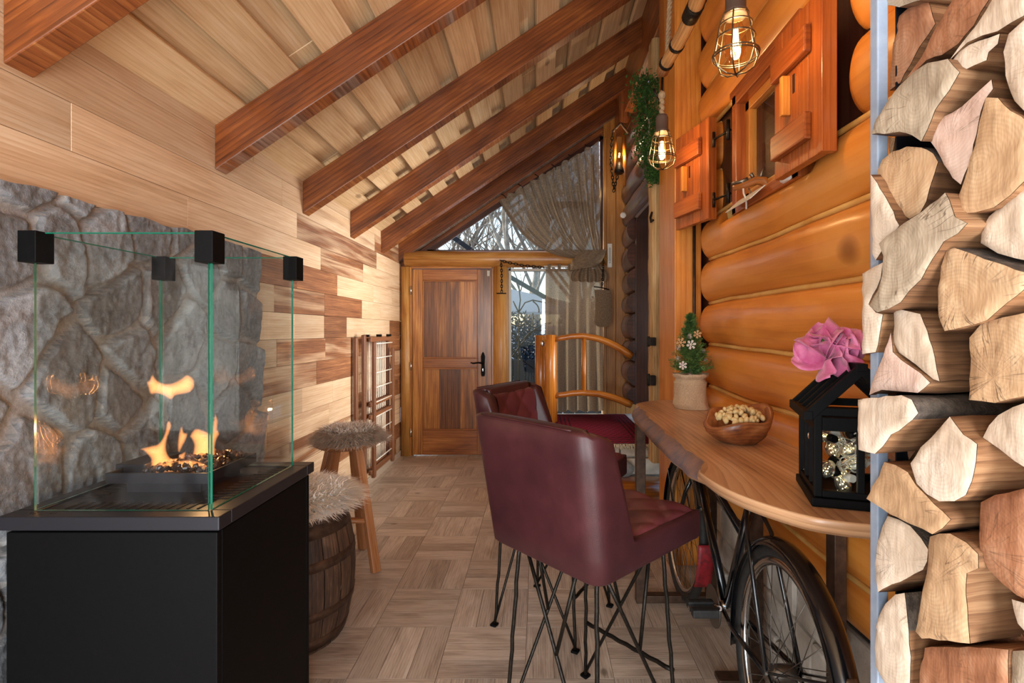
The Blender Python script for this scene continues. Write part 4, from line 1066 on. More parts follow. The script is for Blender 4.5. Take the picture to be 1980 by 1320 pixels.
# black lantern house with fairy lights
L0=Vector((.615,1.14,CZ)); LA=R(-18); Lx=Vector((cos(LA),sin(LA),0)); Ly=Vector((-sin(LA),cos(LA),0)); LW,LD,LH,LR=.185,.195,.205,.31
ln=thing('house_lantern','black house shaped lantern with gabled roof on the counter end','lantern',L0)
def lp(x,y,z): return L0+Lx*x+Ly*y+Vector((0,0,z))
mb=MB(); RM=Matrix((Lx,Ly,Vector((0,0,1)))).transposed()
def lbox(mb,x,y,z,d,ax=None): mb.box(lp(x,y,z),d,RM,ax)
lbox(mb,LW/2,LD/2,.01,(LW+.012,LD+.012,.02)); obj(mb,'base',M['black'],ln,bevel=.003)
w=.017
for x in(w/2,LW-w/2):
    for y in(w/2,LD-w/2):
        mb=MB(); lbox(mb,x,y,(.02+LH)/2,(w,w,LH-.022)); obj(mb,'corner_post',M['black'],ln,bevel=.002)
mb=MB()
for y in(w/2,LD-w/2):
    lbox(mb,LW/2,y,.028,(LW-2*w,w*.8,.014)); lbox(mb,LW/2,y,LH-.022,(LW-2*w,w*.8,.03)); lbox(mb,LW/2,y,.11,(.014,w*.7,.15))
for x in(w/2,LW-w/2):
    lbox(mb,x,LD/2,.028,(w*.8,LD-2*w,.014)); lbox(mb,x,LD/2,LH-.022,(w*.8,LD-2*w,.03))
    for k in(.36,.64): lbox(mb,x,LD*k,.11,(w*.7,.010,.15))
obj(mb,'frame_bars',M['black'],ln,bevel=.001)
mb=MB()
for x,y,d in((LW/2,.008,(LW-2*w,.002,LH-.06)),(LW/2,LD-.008,(LW-2*w,.002,LH-.06)),(.008,LD/2,(.002,LD-2*w,LH-.06)),(LW-.008,LD/2,(.002,LD-2*w,LH-.06))): lbox(mb,x,y,.11,d,2)
obj(mb,'pane',M['glass'],ln)
mb=MB(); ov=.012
for y in(-.004,LD-.012):
    mb.beam(lp(-ov,y+.008,LH-.006),lp(LW/2+.004,y+.008,LR),.016,.022,up=(0,0,1)); mb.beam(lp(LW+ov,y+.008,LH-.006),lp(LW/2-.004,y+.008,LR),.016,.022,up=(0,0,1))
    lbox(mb,LW/2,y+.008,LH+.006,(LW,.012,.018))
lbox(mb,LW/2,LD/2,LR,(.022,LD+.01,.016))
for sx in(-ov,LW+ov): lbox(mb,sx,LD/2,LH-.004,(.018,LD+.012,.02))
for k in(.25,.5,.75):
    for sx in(-ov,LW+ov): mb.beam(lp(sx,LD*k,LH-.004),lp(LW/2,LD*k,LR),.010,.012)
obj(mb,'roof_frame',M['black'],ln,bevel=.001)
# string lights inside the lantern: bundle of clear bulbs on wire
sl=thing('string_lights','tangle of clear string light bulbs inside the black lantern','string lights',lp(LW/2,LD/2,.024))
rr=random.Random(21)
mb=MB(); pts=[lp(.05+.10*rr.random(),.05+.10*rr.random(),.035+.13*rr.random()) for i in range(26)]
q=[]
for i in range(25): 
    for k in range(5): q.append(pts[i].lerp(pts[i+1],k/5)+Vector((.008*sin(k*2+i),.008*cos(k*2+i),.006*sin(k+i))))
mb.tube(q,.0016,5); obj(mb,'wire',M['plastic'],sl)
for i in range(16):
    c=lp(.042+.115*rr.random(),.042+.11*rr.random(),.05+.11*rr.random()); q=Euler((rr.random()*6,rr.random()*6,0)).to_matrix()
    mb=MB(); mb.lathe([(.001,.05),(.008,.048),(.018,.03),(.017,.018),(.009,.0)],12,c,q,cap=False); b=obj(mb,'bulb',M['stringglass'],sl)
    mb=MB(); mb.lathe([(.009,-.018),(.0095,.0),(.001,.002)],10,c,q); obj(mb,'socket',M['black'] if i%3 else M['plastic'],b)
    mb=MB()
    for k in range(8): mb.ball(c+q@Vector((.008*cos(k*2.1),.008*sin(k*2.1),.008+.0045*k)),.0018,5,4)
    obj(mb,'glowing_led',M['fairy'],b)
# pink artificial flower on the lantern roof
fw_=lp(LW*.28,LD*.62,LH+.115)
fl=thing('fabric_flower','crumpled pink fabric flower lying on the lantern roof','flower',fw_)
rr=random.Random(6)
for k in range(17):
    a=k*2.4; tl=rr.uniform(.15,1.25); up=Vector((cos(a)*sin(tl)-.25,sin(a)*sin(tl)-.35,cos(tl)*.9+.15)).normalized(); sd=up.cross(Vector((rr.gauss(0,1),rr.gauss(0,1),rr.gauss(0,1)))).normalized(); n3=up.cross(sd); S=rr.uniform(.06,.076); ph=rr.random()*9
    mb=MB()
    def pet(u,v):
        x=(u-.5)*2; wd=S*.95*sin(pi*min(1,.15+v*.62))**.8; l=S*v
        cup=.35*S*(x*x)*v+.02*S*sin(v*3)
        ruf=.014*v*v*nz(x*3,v*2,ph)+.011*v*v*sin(x*9+ph)
        return tuple(fw_+sd*(x*wd)+up*l+n3*(cup+ruf+.3*S*v*v))
    mb.grid(14,10,pet,.1,.1); o=obj(mb,'petal',M['flower'],fl); o.modifiers.new('th','SOLIDIFY').thickness=.0008
mb=MB(); mb.ball(fw_+Vector((-.02,-.02,.045)),.008,8,6); mb.tube([fw_+Vector((0,0,-.01)),fw_+Vector((.01,.01,-.04))],.003,6); obj(mb,'stem',M['green'],fl)
# ---------------------------------------------------------------- shutters of the house window
def shutter(name,label,c0,dirv,w,z0,z1,hside):
    d=Vector((dirv[0],dirv[1],0)).normalized(); n=Vector((-d.y,d.x,0)); n=n if n.x<0 else -n   # n: towards the aisle
    t=thing(name,label,'shutter',Vector((c0[0],c0[1],z0)),group='window shutters on the log wall')
    RMt=Matrix((d,n,Vector((0,0,1)))).transposed(); c=Vector((c0[0],c0[1],0))
    nb=5
    mb=MB()
    for k in range(nb): mb.box(c+d*(w*(k+.5)/nb)+Vector((0,0,(z0+z1)/2)),(w/nb-.002,.03,z1-z0),RMt,2)
    obj(mb,'board_panel',M['shutter'],t,bevel=.002)
    mb=MB(); mb.box(c+d*(-.012)-n*.004+Vector((0,0,(z0+z1)/2)),(.026,.045,z1-z0),RMt,2); obj(mb,'edge_strip',M['shutter'],t,bevel=.002)
    for zb_ in(z0+.10,z1-.12):
        mb=MB(); mb.box(c+d*(w*.5+.01)+n*.027+Vector((0,0,zb_)),(w*.82,.024,.085),RMt,0); obj(mb,'batten',M['shutter'],t,bevel=.006)
    mb=MB(); zc=z0+.245; mb.box(c+d*(w*.62)+n*.030+Vector((0,0,zc)),(.02,.03,.13),RMt,2); obj(mb,'handle',M['orange'],t,bevel=.004,label='lighter wood handle')
    mb=MB(); mb.box(c+d*(w*.52)+n*.0155+Vector((0,0,zc+.03)),(.012,.002,.06),RMt,2); obj(mb,'slot',M['graph'],t)
    return t
shutter('shutter','larger red wood shutter at the near side of the small window',(.845,1.515),(-.02,1),.27,1.845,2.33,0)
farsh=shutter('shutter','far red wood shutter between the small window and the post',(.835,2.50),(-.26,.965),.285,1.865,2.355,1)
for z in(1.95,2.24):
    mb=MB(); mb.tube([(.845,2.46,z-.035),(.845,2.46,z+.035)],.007,8); mb.tube([(.845,2.46,z),(.88,2.34,z)],.006,6); mb.tube([(.87,2.34,z-.045),(.87,2.34,z+.045)],.009,8); obj(mb,'hinge',M['iron'],farsh,label='black iron hinge')
mb=MB(); mb.box((.79,2.835,2.10),(.01,.014,.17)); mb.tube([(.80,2.80,2.18),(.785,2.85,2.18)],.005,6); mb.ball((.79,2.835,2.0),.009,8,6); tag(obj(mb,'shutter_bolt',M['iron'],bevel=.002),'black iron slide bolt beside the far shutter','bolt')
# flintlock pistol on a stand, leaning paper, white pot on the sill
gp=thing('flintlock_pistol','antique flintlock pistol with curved wooden grip on the sill','pistol',P(1455,395,2.05))
GY=2.06
def gq(px,py,dy=0): 
    # local frame along the sill: photo x to the right is towards the camera
    return P(px,py+2,2.09-(px-1455)*.0012+dy)
mb=MB(); mb.tube([gq(1418,362),gq(1440,356),gq(1462,347),gq(1478,348),gq(1490,362),gq(1497,378)],[.012,.014,.018,.019,.017,.016],12,flat=.8); obj(mb,'stock',M['gunwood'],gp)
mb=MB(); mb.tube([gq(1415,353),gq(1432,349),gq(1446,344)],[.007,.007,.009],8); mb.tube([gq(1440,350),gq(1452,343),gq(1462,352)],.006,6); mb.tube([gq(1470,343),gq(1473,332),gq(1477,322)],[.006,.005,.003],6); mb.tube([gq(1450,338),gq(1453,334),gq(1456,341)],.007,6); obj(mb,'lock',M['gunmetal'],gp)
mb=MB(); mb.tube(bez(gq(1448,362),gq(1455,384),gq(1468,366)),.0035,6); obj(mb,'trigger_guard',M['gunmetal'],gp)
mb=MB(); mb.tube([gq(1436,349),gq(1438,372),gq(1443,384),gq(1443,402)],.004,6); obj(mb,'cord',M['paper'],gp)
mb=MB(); mb.box((.90,GY-.03,1.853),(.03,.22,.022)); obj(mb,'display_stand',M['shutter'],gp)
mb=MB(); mb.box((.845,2.10,1.858),(.003,.30,.075),Euler((R(4),R(48),0)).to_matrix(),1); tag(obj(mb,'paper_card',M['paper']),'white paper card lying before the pistol on the sill','card')
mb=MB(); c=Vector((.893,1.80,1.845)); mb.lathe([(.03,0),(.038,.004),(.045,.085),(.043,.085),(.036,.01),(.001,.01)],24,c); tag(obj(mb,'white_pot',M['white']),'white pot on the sill below the near shutter','pot')
# ---------------------------------------------------------------- bark pole with hanging cage lamps
mb=MB(); n=24
pp=[Vector((.612+.004*sin(i*.7),.55+1.95*i/n,2.585+.006*sin(i*.9))) for i in range(n+1)]
pole=thing('hanging_pole','peeled branch pole hanging on ropes above the counter','pole',pp[12])
mb.tube(pp,[.030+.002*nz(i*.8) for i in range(n+1)],14); obj(mb,'pole',M['pole'],pole)
for i in(23,18,21):
    mb=MB(); mb.tube([pp[i]+Vector((0,-.0-.03*(i==18),0)),pp[i]+Vector((0,.02+.03*(i==18),0))],.034,16); obj(mb,'iron_band',M['iron'],pole)
for i,dx in((23,.03),(5,.03)):
    a=pp[i]; b=Vector((a.x+.04,a.y-.02,3.5)); mb=MB(); 
    for ph in(0,2.09,4.19):
        mb.tube([a.lerp(b,k/90)+Vector((.007*cos(k*.9+ph),.007*sin(k*.9+ph),0)) for k in range(91)],.007,6)
    obj(mb,'rope',M['rope'],pole)
mb=MB(); e=pp[-1]; mb.tube([e+Vector((0,.0,-.03)),e+Vector((0,.01,-.09)),e+Vector((-.015,.01,-.13)),e+Vector((-.035,.01,-.10)),e+Vector((-.04,.01,-.08))],.006,8); obj(mb,'hook',M['iron'],pole)
def pendant(loc,label,zt):
    loc=Vector(loc); t=thing('cage_pendant',label,'pendant lamp',loc,group='wire cage pendant lamps')
    mb=MB(); mb.tube([Vector((loc.x+.004*sin(k*1.3),loc.y+.004*cos(k*1.3),loc.z+.255+(zt-loc.z-.255)*k/20)) for k in range(21)],.011,8); mb.ball((loc.x,loc.y,zt-.02),(.02,.02,.022),8,6); obj(mb,'rope_cord',M['rope'],t)
    mb=MB(); mb.lathe([(.001,.26),(.024,.258),(.03,.245),(.03,.185),(.034,.183),(.034,.170),(.026,.168)],20,loc); obj(mb,'socket',M['socket'],t)
    mb=MB(); mb.lathe([(.013,.17),(.014,.155),(.03,.115),(.034,.085),(.03,.055),(.017,.035),(.001,.03)],20,loc,cap=False); obj(mb,'bulb',M['bulb'],t)
    mb=MB()
    for k in range(6): a=k*pi/3; mb.tube([loc+Vector((.009*cos(a),.009*sin(a),.06)),loc+Vector((.006*cos(a),.006*sin(a),.13))],.0016,5)
    obj(mb,'filament',M['filament'],t)
    prof=[(.034,.176),(.042,.16),(.050,.13),(.056,.095),(.063,.06),(.066,.047),(.055,.018),(.03,.0),(.0,-.006)]
    for k in range(6):
        a=k*pi/3; mb=MB(); mb.tube([loc+Vector((r*cos(a),r*sin(a),z)) for r,z in prof],.0026,6); obj(mb,'cage_wire',M['brass'],t)
    for r,z in((.0365,.172),(.047,.142),(.0545,.104),(.0655,.047),(.067,.054)):
        mb=MB(); mb.tube([loc+Vector((r*cos(2*pi*i/30),r*sin(2*pi*i/30),z)) for i in range(30)],.0026,6,closed=True,up=(0,0,1)); obj(mb,'cage_ring',M['brass'],t)
    light('pendant_light','POINT',loc+Vector((0,0,.09)),3.6,(1,.72,.42),radius=.02); return t
pendant((.597,1.545,2.10),'near wire cage pendant lamp beside the large shutter',2.555)
pendant((.606,2.5,2.115),'far wire cage pendant lamp hanging from the end of the pole',2.49)
# ---------------------------------------------------------------- firewood rack
RP=Vector((.553,.82,0)); AX=Vector((cos(R(10)),sin(R(10)),0)); TX=Vector((sin(R(10)),-cos(R(10)),0)); NR=-AX
rk=thing('firewood_rack','tall narrow steel firewood rack at the counter end','rack',(.7,.7,0))
def rkp(s,d,z): return RP+TX*s+AX*d+Vector((0,0,z))
RM2=Matrix((TX,AX,Vector((0,0,1)))).transposed()
for s in(-.012,.36):
    for d,w,nm,mt in((.004,.016,'front_post','steel'),(.26,.018,'rear_post','rackdark')):
        mb=MB(); mb.box(rkp(s,d,1.2),(w,.02,2.4),RM2,2); obj(mb,nm,M[mt],rk,bevel=.002)
mb=MB(); mb.box(rkp(.17,.13,.66),(.36,.28,.02),RM2,0); obj(mb,'shelf',M['rackdark'],rk)
mb=MB(); mb.box(rkp(-.006,.15,1.2),(.003,.24,2.4),RM2,2); obj(mb,'dark_gap_sheet',M['rackdark'],rk)  # added dark sheet standing in for the shaded gap beside the post
mb=MB(); mb.box(rkp(.17,.13,2.39),(.36,.28,.02),RM2,0); obj(mb,'top_plate',M['rackdark'],rk)
def unproj(px,py,d):
    # ray from the camera onto the stack's front, d metres in front of it
    r=Vector(((px-VX)/F_PX,1,-(py-VY)/F_PX)); o=Vector((0,0,CAMZ)); p0=RP+NR*d
    k=(p0-o).dot(NR)/r.dot(NR); p=o+r*k; q=p-RP
    return (q.dot(TX),p.z)
LOGS=[
('pale grey split log with rough patch, topmost on the left edge','end_grey',.03,'',[(1680,260),(1690,230),(1712,195),(1735,165),(1762,138),(1790,120),(1830,112),(1853,138),(1832,175),(1805,212),(1790,250),(1778,274),(1760,262),(1735,255)]),
('red brown narrow log behind the steel post at the top','end_brown',-.03,'',[(1735,30),(1760,8),(1790,-4),(1806,45),(1775,90),(1738,160),(1716,176),(1722,100)]),
('weathered log butt peeping in at the top edge by the post','end_grey',-.01,'b',[(1706,10),(1735,14),(1762,4),(1790,-6),(1790,-60),(1706,-60)]),
('brown barked log leaning diagonally below the top edge','end_brown',.0,'',[(1748,152),(1778,110),(1806,52),(1842,-6),(1912,-6),(1880,48),(1850,84),(1818,106),(1788,116)]),
('cracked white log at the top edge of the picture','end_white',.015,'',[(1918,-8),(1985,-40),(1990,22),(1950,44),(1925,60),(1896,68),(1866,82),(1846,102),(1832,116),(1852,88),(1884,48)]),
('white splinter log under the crack of the topmost white log','end_white',.012,'',[(1832,124),(1850,100),(1870,86),(1930,64),(1926,84),(1908,100),(1904,116),(1880,126),(1852,140)]),
('tall white log cut by the right frame near the top','end_white',.02,'',[(1946,64),(1990,24),(1990,228),(1958,196),(1940,146),(1936,100)]),
('pinkish kite shaped log with its long tip pointing up','end_pink',.012,'',[(1786,258),(1820,225),(1856,205),(1914,152),(1917,170),(1902,190),(1888,240),(1876,300),(1854,358),(1838,345),(1815,305)]),
('broad tan wedge log standing right of the pinkish log','end_tan',.025,'',[(1902,186),(1926,187),(1950,212),(1990,240),(1990,338),(1950,378),(1918,402),(1880,412),(1846,414),(1844,398),(1866,330),(1886,255)]),
('round log with radiating drying cracks behind the steel post','end_tan',.01,'b',[(1692,330),(1702,308),(1722,292),(1750,282),(1778,284),(1802,296),(1811,312),(1804,335),(1795,362),(1788,390),(1776,412),(1755,424),(1735,410),(1716,388),(1698,360)]),
('white triangular log at the left edge below the cracked round log','end_white',.03,'',[(1680,336),(1685,342),(1712,386),(1736,436),(1712,470),(1690,504),(1683,492)]),
('large weathered grey log jutting out left at mid height','end_grey',.045,'',[(1695,470),(1726,444),(1760,420),(1795,394),(1825,370),(1844,418),(1868,430),(1850,450),(1822,466),(1800,500),(1778,540),(1755,562),(1738,585),(1715,598),(1692,605),(1677,593),(1694,560),(1702,530),(1704,495)]),
('big tan triangular log with black bark on two sides','end_tan',.03,'b',[(1826,482),(1842,478),(1866,486),(1900,500),(1940,512),(1986,528),(1986,552),(1945,585),(1905,620),(1862,632),(1822,641),(1810,610),(1809,560),(1815,515)]),
('white log cut by the right frame above the barked triangle','end_white',.01,'',[(1892,470),(1894,445),(1908,418),(1940,388),(1990,352),(1990,506),(1960,500),(1925,490)]),
('narrow white log at the left edge behind the pink flower','end_white',.02,'',[(1664,528),(1684,516),(1704,506),(1700,536),(1676,588),(1690,604),(1704,608),(1697,650),(1690,682),(1664,686)]),
('white log with a dark groove running down to its tip','end_white',.015,'',[(1724,594),(1750,600),(1776,606),(1790,640),(1804,690),(1814,738),(1802,734),(1780,716),(1755,696),(1735,682),(1725,664)]),
('cream four sided log below the grooved log','end_pink',.02,'',[(1719,642),(1723,680),(1740,696),(1756,707),(1778,722),(1796,740),(1772,760),(1738,757),(1702,754),(1677,764),(1684,735),(1704,688)]),
('grey stained block log at the right frame, middle height','end_tan',.02,'b',[(1870,652),(1892,626),(1935,612),(1990,600),(1990,764),(1950,772),(1920,780),(1892,776),(1869,774),(1872,715)]),
('cream log with bark rim jutting out in front of the lantern','end_white',.045,'b',[(1655,772),(1682,768),(1740,763),(1760,772),(1773,798),(1748,822),(1720,840),(1703,864),(1688,878),(1656,870)]),
('white drop shaped log end with pointed top','end_white',.035,'',[(1756,896),(1776,864),(1796,846),(1812,828),(1833,804),(1846,822),(1860,840),(1876,850),(1886,858),(1884,890),(1876,930),(1864,958),(1842,970),(1812,970),(1788,956),(1768,935)]),
('pale log at the right frame beside the drop shaped log','end_white',.015,'b',[(1896,846),(1908,822),(1926,802),(1955,786),(1990,774),(1990,912),(1958,892),(1928,868)]),
('tan slanting block log under the lantern corner','end_tan',.035,'',[(1671,964),(1682,940),(1696,920),(1706,892),(1728,898),(1752,912),(1768,938),(1790,960),(1836,1005),(1820,1022),(1800,1034),(1760,1015),(1716,994)]),
('white quarter log below the slanting tan block','end_white',.02,'b',[(1690,1122),(1688,1090),(1692,1050),(1702,1018),(1713,996),(1736,1004),(1757,1016),(1778,1040),(1792,1062),(1790,1085),(1782,1102),(1752,1118),(1722,1130),(1694,1146)]),
('large red brown log at the right frame, lower third','end_brown',.02,'',[(1892,970),(1920,955),(1990,940),(1990,1165),(1962,1152),(1935,1130),(1906,1100),(1890,1062)]),
('rough torn tan log in the middle of the lower stack','end_tan',.03,'',[(1794,1036),(1812,1030),(1834,1030),(1866,1048),(1888,1070),(1889,1098),(1866,1108),(1864,1150),(1868,1200),(1872,1246),(1828,1240),(1778,1236),(1766,1222),(1772,1190),(1780,1140),(1790,1090)]),
('white half round log with bark at the lower left edge','end_white',.02,'b',[(1690,1290),(1688,1240),(1694,1196),(1708,1166),(1728,1148),(1746,1145),(1750,1180),(1754,1220),(1758,1270),(1757,1345),(1720,1345)]),
('reddish log lying along the bottom edge','end_brown',.02,'',[(1770,1345),(1774,1300),(1784,1252),(1830,1250),(1890,1252),(1948,1256),(1949,1345)]),
('grey log end in the bottom right corner','end_grey',.015,'',[(1954,1258),(1995,1256),(1995,1345),(1952,1345)]),
('small white log at the right frame above the bottom corner','end_white',.0,'',[(1952,1158),(1995,1172),(1995,1240),(1964,1206)]),
('dark split log deep behind the pinkish kite log','end_brown',-.07,'',[(1830,160),(1925,95),(1934,150),(1910,150),(1850,200),(1800,230),(1812,215)]),
('shadowed log behind the round cracked log','end_brown',-.06,'',[(1800,330),(1835,352),(1842,372),(1822,368),(1782,400),(1796,360)]),
('dark bark log behind the drop shaped end','end_brown',-.05,'b',[(1720,842),(1770,806),(1800,800),(1826,806),(1808,828),(1775,862),(1752,894),(1706,886),(1692,880)]),
('thin sliver log under the topmost grey log','end_tan',-.03,'',[(1714,264),(1728,266),(1724,290),(1718,300)]),
('dark log under the white drop shaped end','end_brown',-.06,'b',[(1800,976),(1860,974),(1890,965),(1884,1030),(1842,1012),(1838,1000)]),
('brown log between the torn log and the red brown log','end_brown',-.05,'',[(1872,1112),(1892,1082),(1930,1134),(1950,1156),(1955,1200),(1985,1244),(1874,1244),(1868,1150)]),
]
rr=random.Random(15)
for lb,mt,d,fl_,pg in LOGS:
    q=[unproj(x,y,d) for x,y in pg]; cx=sum(a for a,b in q)/len(q); cz=sum(b for a,b in q)/len(q)
    q=[(cx+(a-cx)*.985,cz+(b-cz)*.985) for a,b in q]
    # subdivide and roughen the outline
    o=[];sm=[]
    for i in range(len(q)):
        a,b=q[i],q[(i+1)%len(q)]; L=sqrt((a[0]-b[0])**2+(a[1]-b[1])**2); k=max(1,int(L/.012))
        for j in range(k):
            t=j/k; e=.0012 if j else 0; o.append((a[0]+(b[0]-a[0])*t+rr.uniform(-e,e),a[1]+(b[1]-a[1])*t+rr.uniform(-e,e)))
    area=sum(o[i-1][0]*o[i][1]-o[i][0]*o[i-1][1] for i in range(len(o)))
    if area<0: o=o[::-1]
    n=len(o)
    base=thing('firewood_log',lb,'firewood',rkp(cx,0,cz),group='split logs in the firewood rack')
    # end face as a slightly domed rough fan, sides as a strip with bark where the log keeps it
    me_=MB(); rnd=rr.random(); off=rr.random()
    v,f,dd=fill2d(o,.0075); k0=me_.add([rkp(q.x,-d+.003*(x<.0015)+.0022*nz(q.x*55,q.y*55,off*9)*(x>.0005)+.002*nz(q.x*16,q.y*16,off*4)*(x>.0005),q.y) for q,x in zip(v,dd)])
    for t in f: me_.face([k0+i for i in t],[(v[i].x-cx+.06*(off-.5),v[i].y-cz+.05*(rnd-.5)) for i in t],(rnd,.5,off),0,True)
    obj(me_,'cut_end',M[mt],base)
    ms_=MB(); Lg=.245; ns_=8; rg=[]
    for k in range(ns_+1):
        u=k/ns_; rg.append(ms_.add([rkp(a+(.003*nz(a*30,b*30,u*4+off*7) if k else 0),-d+.004+(Lg+d-.004)*u,b+(.003*nz(b*30,a*30,u*4+off*3) if k else 0)) for a,b in o]))
    ymax=max(b for a,b in o); ymin=min(b for a,b in o)
    acc=0
    for i in range(n):
        j=(i+1)%n; L=sqrt((o[i][0]-o[j][0])**2+(o[i][1]-o[j][1])**2)
        nb=o[j][0]-o[i][0]  # sign tells top or underside
        bark=1 if ('b' in fl_ and ((o[i][1]+o[j][1])/2>cz+.2*(ymax-cz))) else 0
        for k in range(ns_):
            u0,u1=k/ns_*Lg,(k+1)/ns_*Lg
            ms_.face((rg[k]+i,rg[k]+j,rg[k+1]+j,rg[k+1]+i),[(u0+off*3,acc),(u0+off*3,acc+L),(u1+off*3,acc+L),(u1+off*3,acc)],(rnd,.5,off),bark,True)
        acc+=L
    ms_.face([rg[-1]+i for i in range(n)],[(a,b) for a,b in o],(rnd,.5,off),0)
    obj(ms_,'split_sides',[M['fire_side'],M['bark']],base,label='bark covered sides' if 'b' in fl_ else None)
# ---------------------------------------------------------------- far end: landing, railing, curtains
# rug
rz=ZL+.002; rx0,rx1,ry0,ry1=.17,.90,3.90,5.30
rg_=thing('rug','dark red patterned rug with pale fringe on the landing','rug',(.53,4.6,ZL))
mb=MB(); mb.grid(30,50,lambda u,v:(rx0+(rx1-rx0)*u,ry0+(ry1-ry0)*v,rz+.010+.002*nz(u*6,v*9)),1,1); 
mb.box(((rx0+rx1)/2,(ry0+ry1)/2,rz+.004),(rx1-rx0,ry1-ry0,.007)); obj(mb,'pile',M['carpet'],rg_)
mb=MB(); rr=random.Random(2)
for k in range(150):
    x=rx0+(rx1-rx0)*k/149; mb.tube([(x,ry0+.005,rz+.008),(x+rr.gauss(0,.006),ry0-.03,rz+.004),(x+rr.gauss(0,.012),ry0-.062,rz-.012-.012*rr.random())],[.003,.003,.002],5)
obj(mb,'fringe',M['fringe'],rg_)['kind']='stuff'
# log step and cobble
mb=MB(); mb.tube([(.18,3.72,.17),(.5,3.72,.17),(1.0,3.72,.17)],[.10,.105,.10],16,flat=1.15); mb.v=[(x,y,max(.01,min(z,.25))) for x,y,z in mb.v]; 
tag(obj(mb,'log_step',M['rail']),'short varnished log step in front of the landing','step')
mb=MB(); mb.ball((.615,3.79,.30),(.10,.05,.065),18,12,fn=lambda p:1+.12*nz(p.x*2,p.y*2,p.z*2)); tag(obj(mb,'cobble',M['stone']),'round grey cobble on the log step','stone')
# railing
rl=thing('railing','branch railing with curved rails between post and log wall','railing',(.12,4.88,ZL))
mb=MB(); mb.tube([(.125,4.88,ZL),(.122,4.88,1.0),(.125,4.88,1.285)],[.062,.058,.056],14); obj(mb,'post',M['rail'],rl)
mb=MB(); mb.tube([(.03,5.02,ZL),(.03,5.02,1.28)],[.06,.058],12); obj(mb,'post',M['rail'],rl); 
mb=MB(); mb.ball((.045,4.955,1.20),(.02,.012,.03),10,6); obj(mb,'knot_hole',M['chrome'],rl,label='shiny metal stud')
def arc(zs,r0,r1,nm):
    mb=MB(); pts=[Vector((.16+.73*i/14,4.86,zs[0]*(1-i/14)**2+2*zs[1]*(i/14)*(1-i/14)+zs[2]*(i/14)**2+.006*nz(i*.7))) for i in range(15)]; mb.tube(pts,[r0+(r1-r0)*i/14 for i in range(15)],12); obj(mb,nm,M['rail'],rl)
arc((1.235,1.36,1.08),.024,.038,'top_rail'); arc((.70,.80,.62),.026,.036,'bottom_rail')
mb=MB(); mb.tube([(.435,4.86,.71),(.437,4.86,1.25)],[.024,.022],10); obj(mb,'baluster',M['rail'],rl)
# curtains
YC=5.33
mb=MB()
x0,x1=ex(1055)*.98,ex(1166)*.965
def cur(u,v):
    f=sin(u*2*pi*5.5+.6*sin(v*3))*(.018+.03*v)+.012*sin(u*31+v*2); x=x0+(x1-x0)*(u+.012*sin(u*40)*v)+.02*v*(u-.3); z=1.965-(1.965-ZL-.03)*v
    if v>.93: z+=.02*(nz(u*9)+.4)*(v-.93)/.07
    return (x,YC-.01+f*.8-.05*max(0,v-.9)*4*(.5+.5*sin(u*9)),z)
cu=thing('tab_curtain','long beige linen curtain covering the lower window down to the landing','curtain',(.35,YC,ZL),group='linen curtains at the end wall')
mb.grid(110,50,cur,1,2.4); obj(mb,'cloth',M['curtain'],cu)
for k in range(6):
    x=x0+(x1-x0)*(k+.35)/5.6
    mb=MB(); mb.box((x,YC-.012,1.985),(.035,.004,.06)); obj(mb,'tab',M['curtain'],cu)
mb=MB(); mb.tube([(x0-.02,YC+.01,1.995),(x1+.02,YC+.01,1.995)],.007,8); tag(obj(mb,'curtain_rod',M['white']),'thin white rod carrying the long lower curtain','curtain rod')
sw=thing('tied_curtain','beige linen curtain swept aside and knotted below the rafter','curtain',(.55,YC,2.0),group='linen curtains at the end wall')
mb=MB()
def cen(u): # folds gathered at the tie
    tx=962+(1156-962)*u; ty=386+(272-386)*u; kx=1108+54*u; ky=500-14*u
    cxp=tx*.62+kx*.38-4*(1-u)*0; cyp=ty*.18+ky*.82+14*(1-u)
    if u>.5: cxp=tx+(kx-tx)*.3
    return (tx,ty),(cxp,cyp),(kx,ky)
def swag(u,v):
    a,b,c=cen(u); t=v; px=a[0]*(1-t)**2+2*b[0]*t*(1-t)+c[0]*t*t; py=a[1]*(1-t)**2+2*b[1]*t*(1-t)+c[1]*t*t
    amp=(.035*(1-t)+.012)*min(1,.3+3*t)
    f=amp*sin(u*2*pi*13+.8*sin(u*17))+.012*nz(u*20,v*3)
    py+=5*(1-t)**8*abs(sin(u*pi*9))
    q=P(px,py,YC-.03+0*f); return (q.x+.010*cos(u*2*pi*13)*(1-t),q.y+f-.03*t,q.z)
mb.grid(240,44,swag,1.4,1.3); obj(mb,'cloth',M['curtain'],sw)
mb=MB()
def knot(u,v):
    a=2*pi*u; z=v; px=1136+ (27+4*sin(pi*v))*cos(a)+ (v-.5)*-18; py=486+(v)*34
    q=P(px,py,YC-.06); return (q.x,q.y+.07*sin(a)+.006*sin(a*7+v*5),q.z+.02*cos(a))
mb.grid(40,8,knot,.5,.15); obj(mb,'tie_band',M['curtain'],sw)
mb=MB()
def tail(u,v):
    px=1118+44*u+(u-.5)*28*sin(v*pi*.7); py=516+30*v-6*abs(u-.5); q=P(px,py,YC-.06); return (q.x,q.y+.03*sin(u*2*pi*4.5)*(.5+v)-.02*sin(pi*u),q.z)
mb.grid(50,10,tail,.3,.2); obj(mb,'tail',M['curtain'],sw)
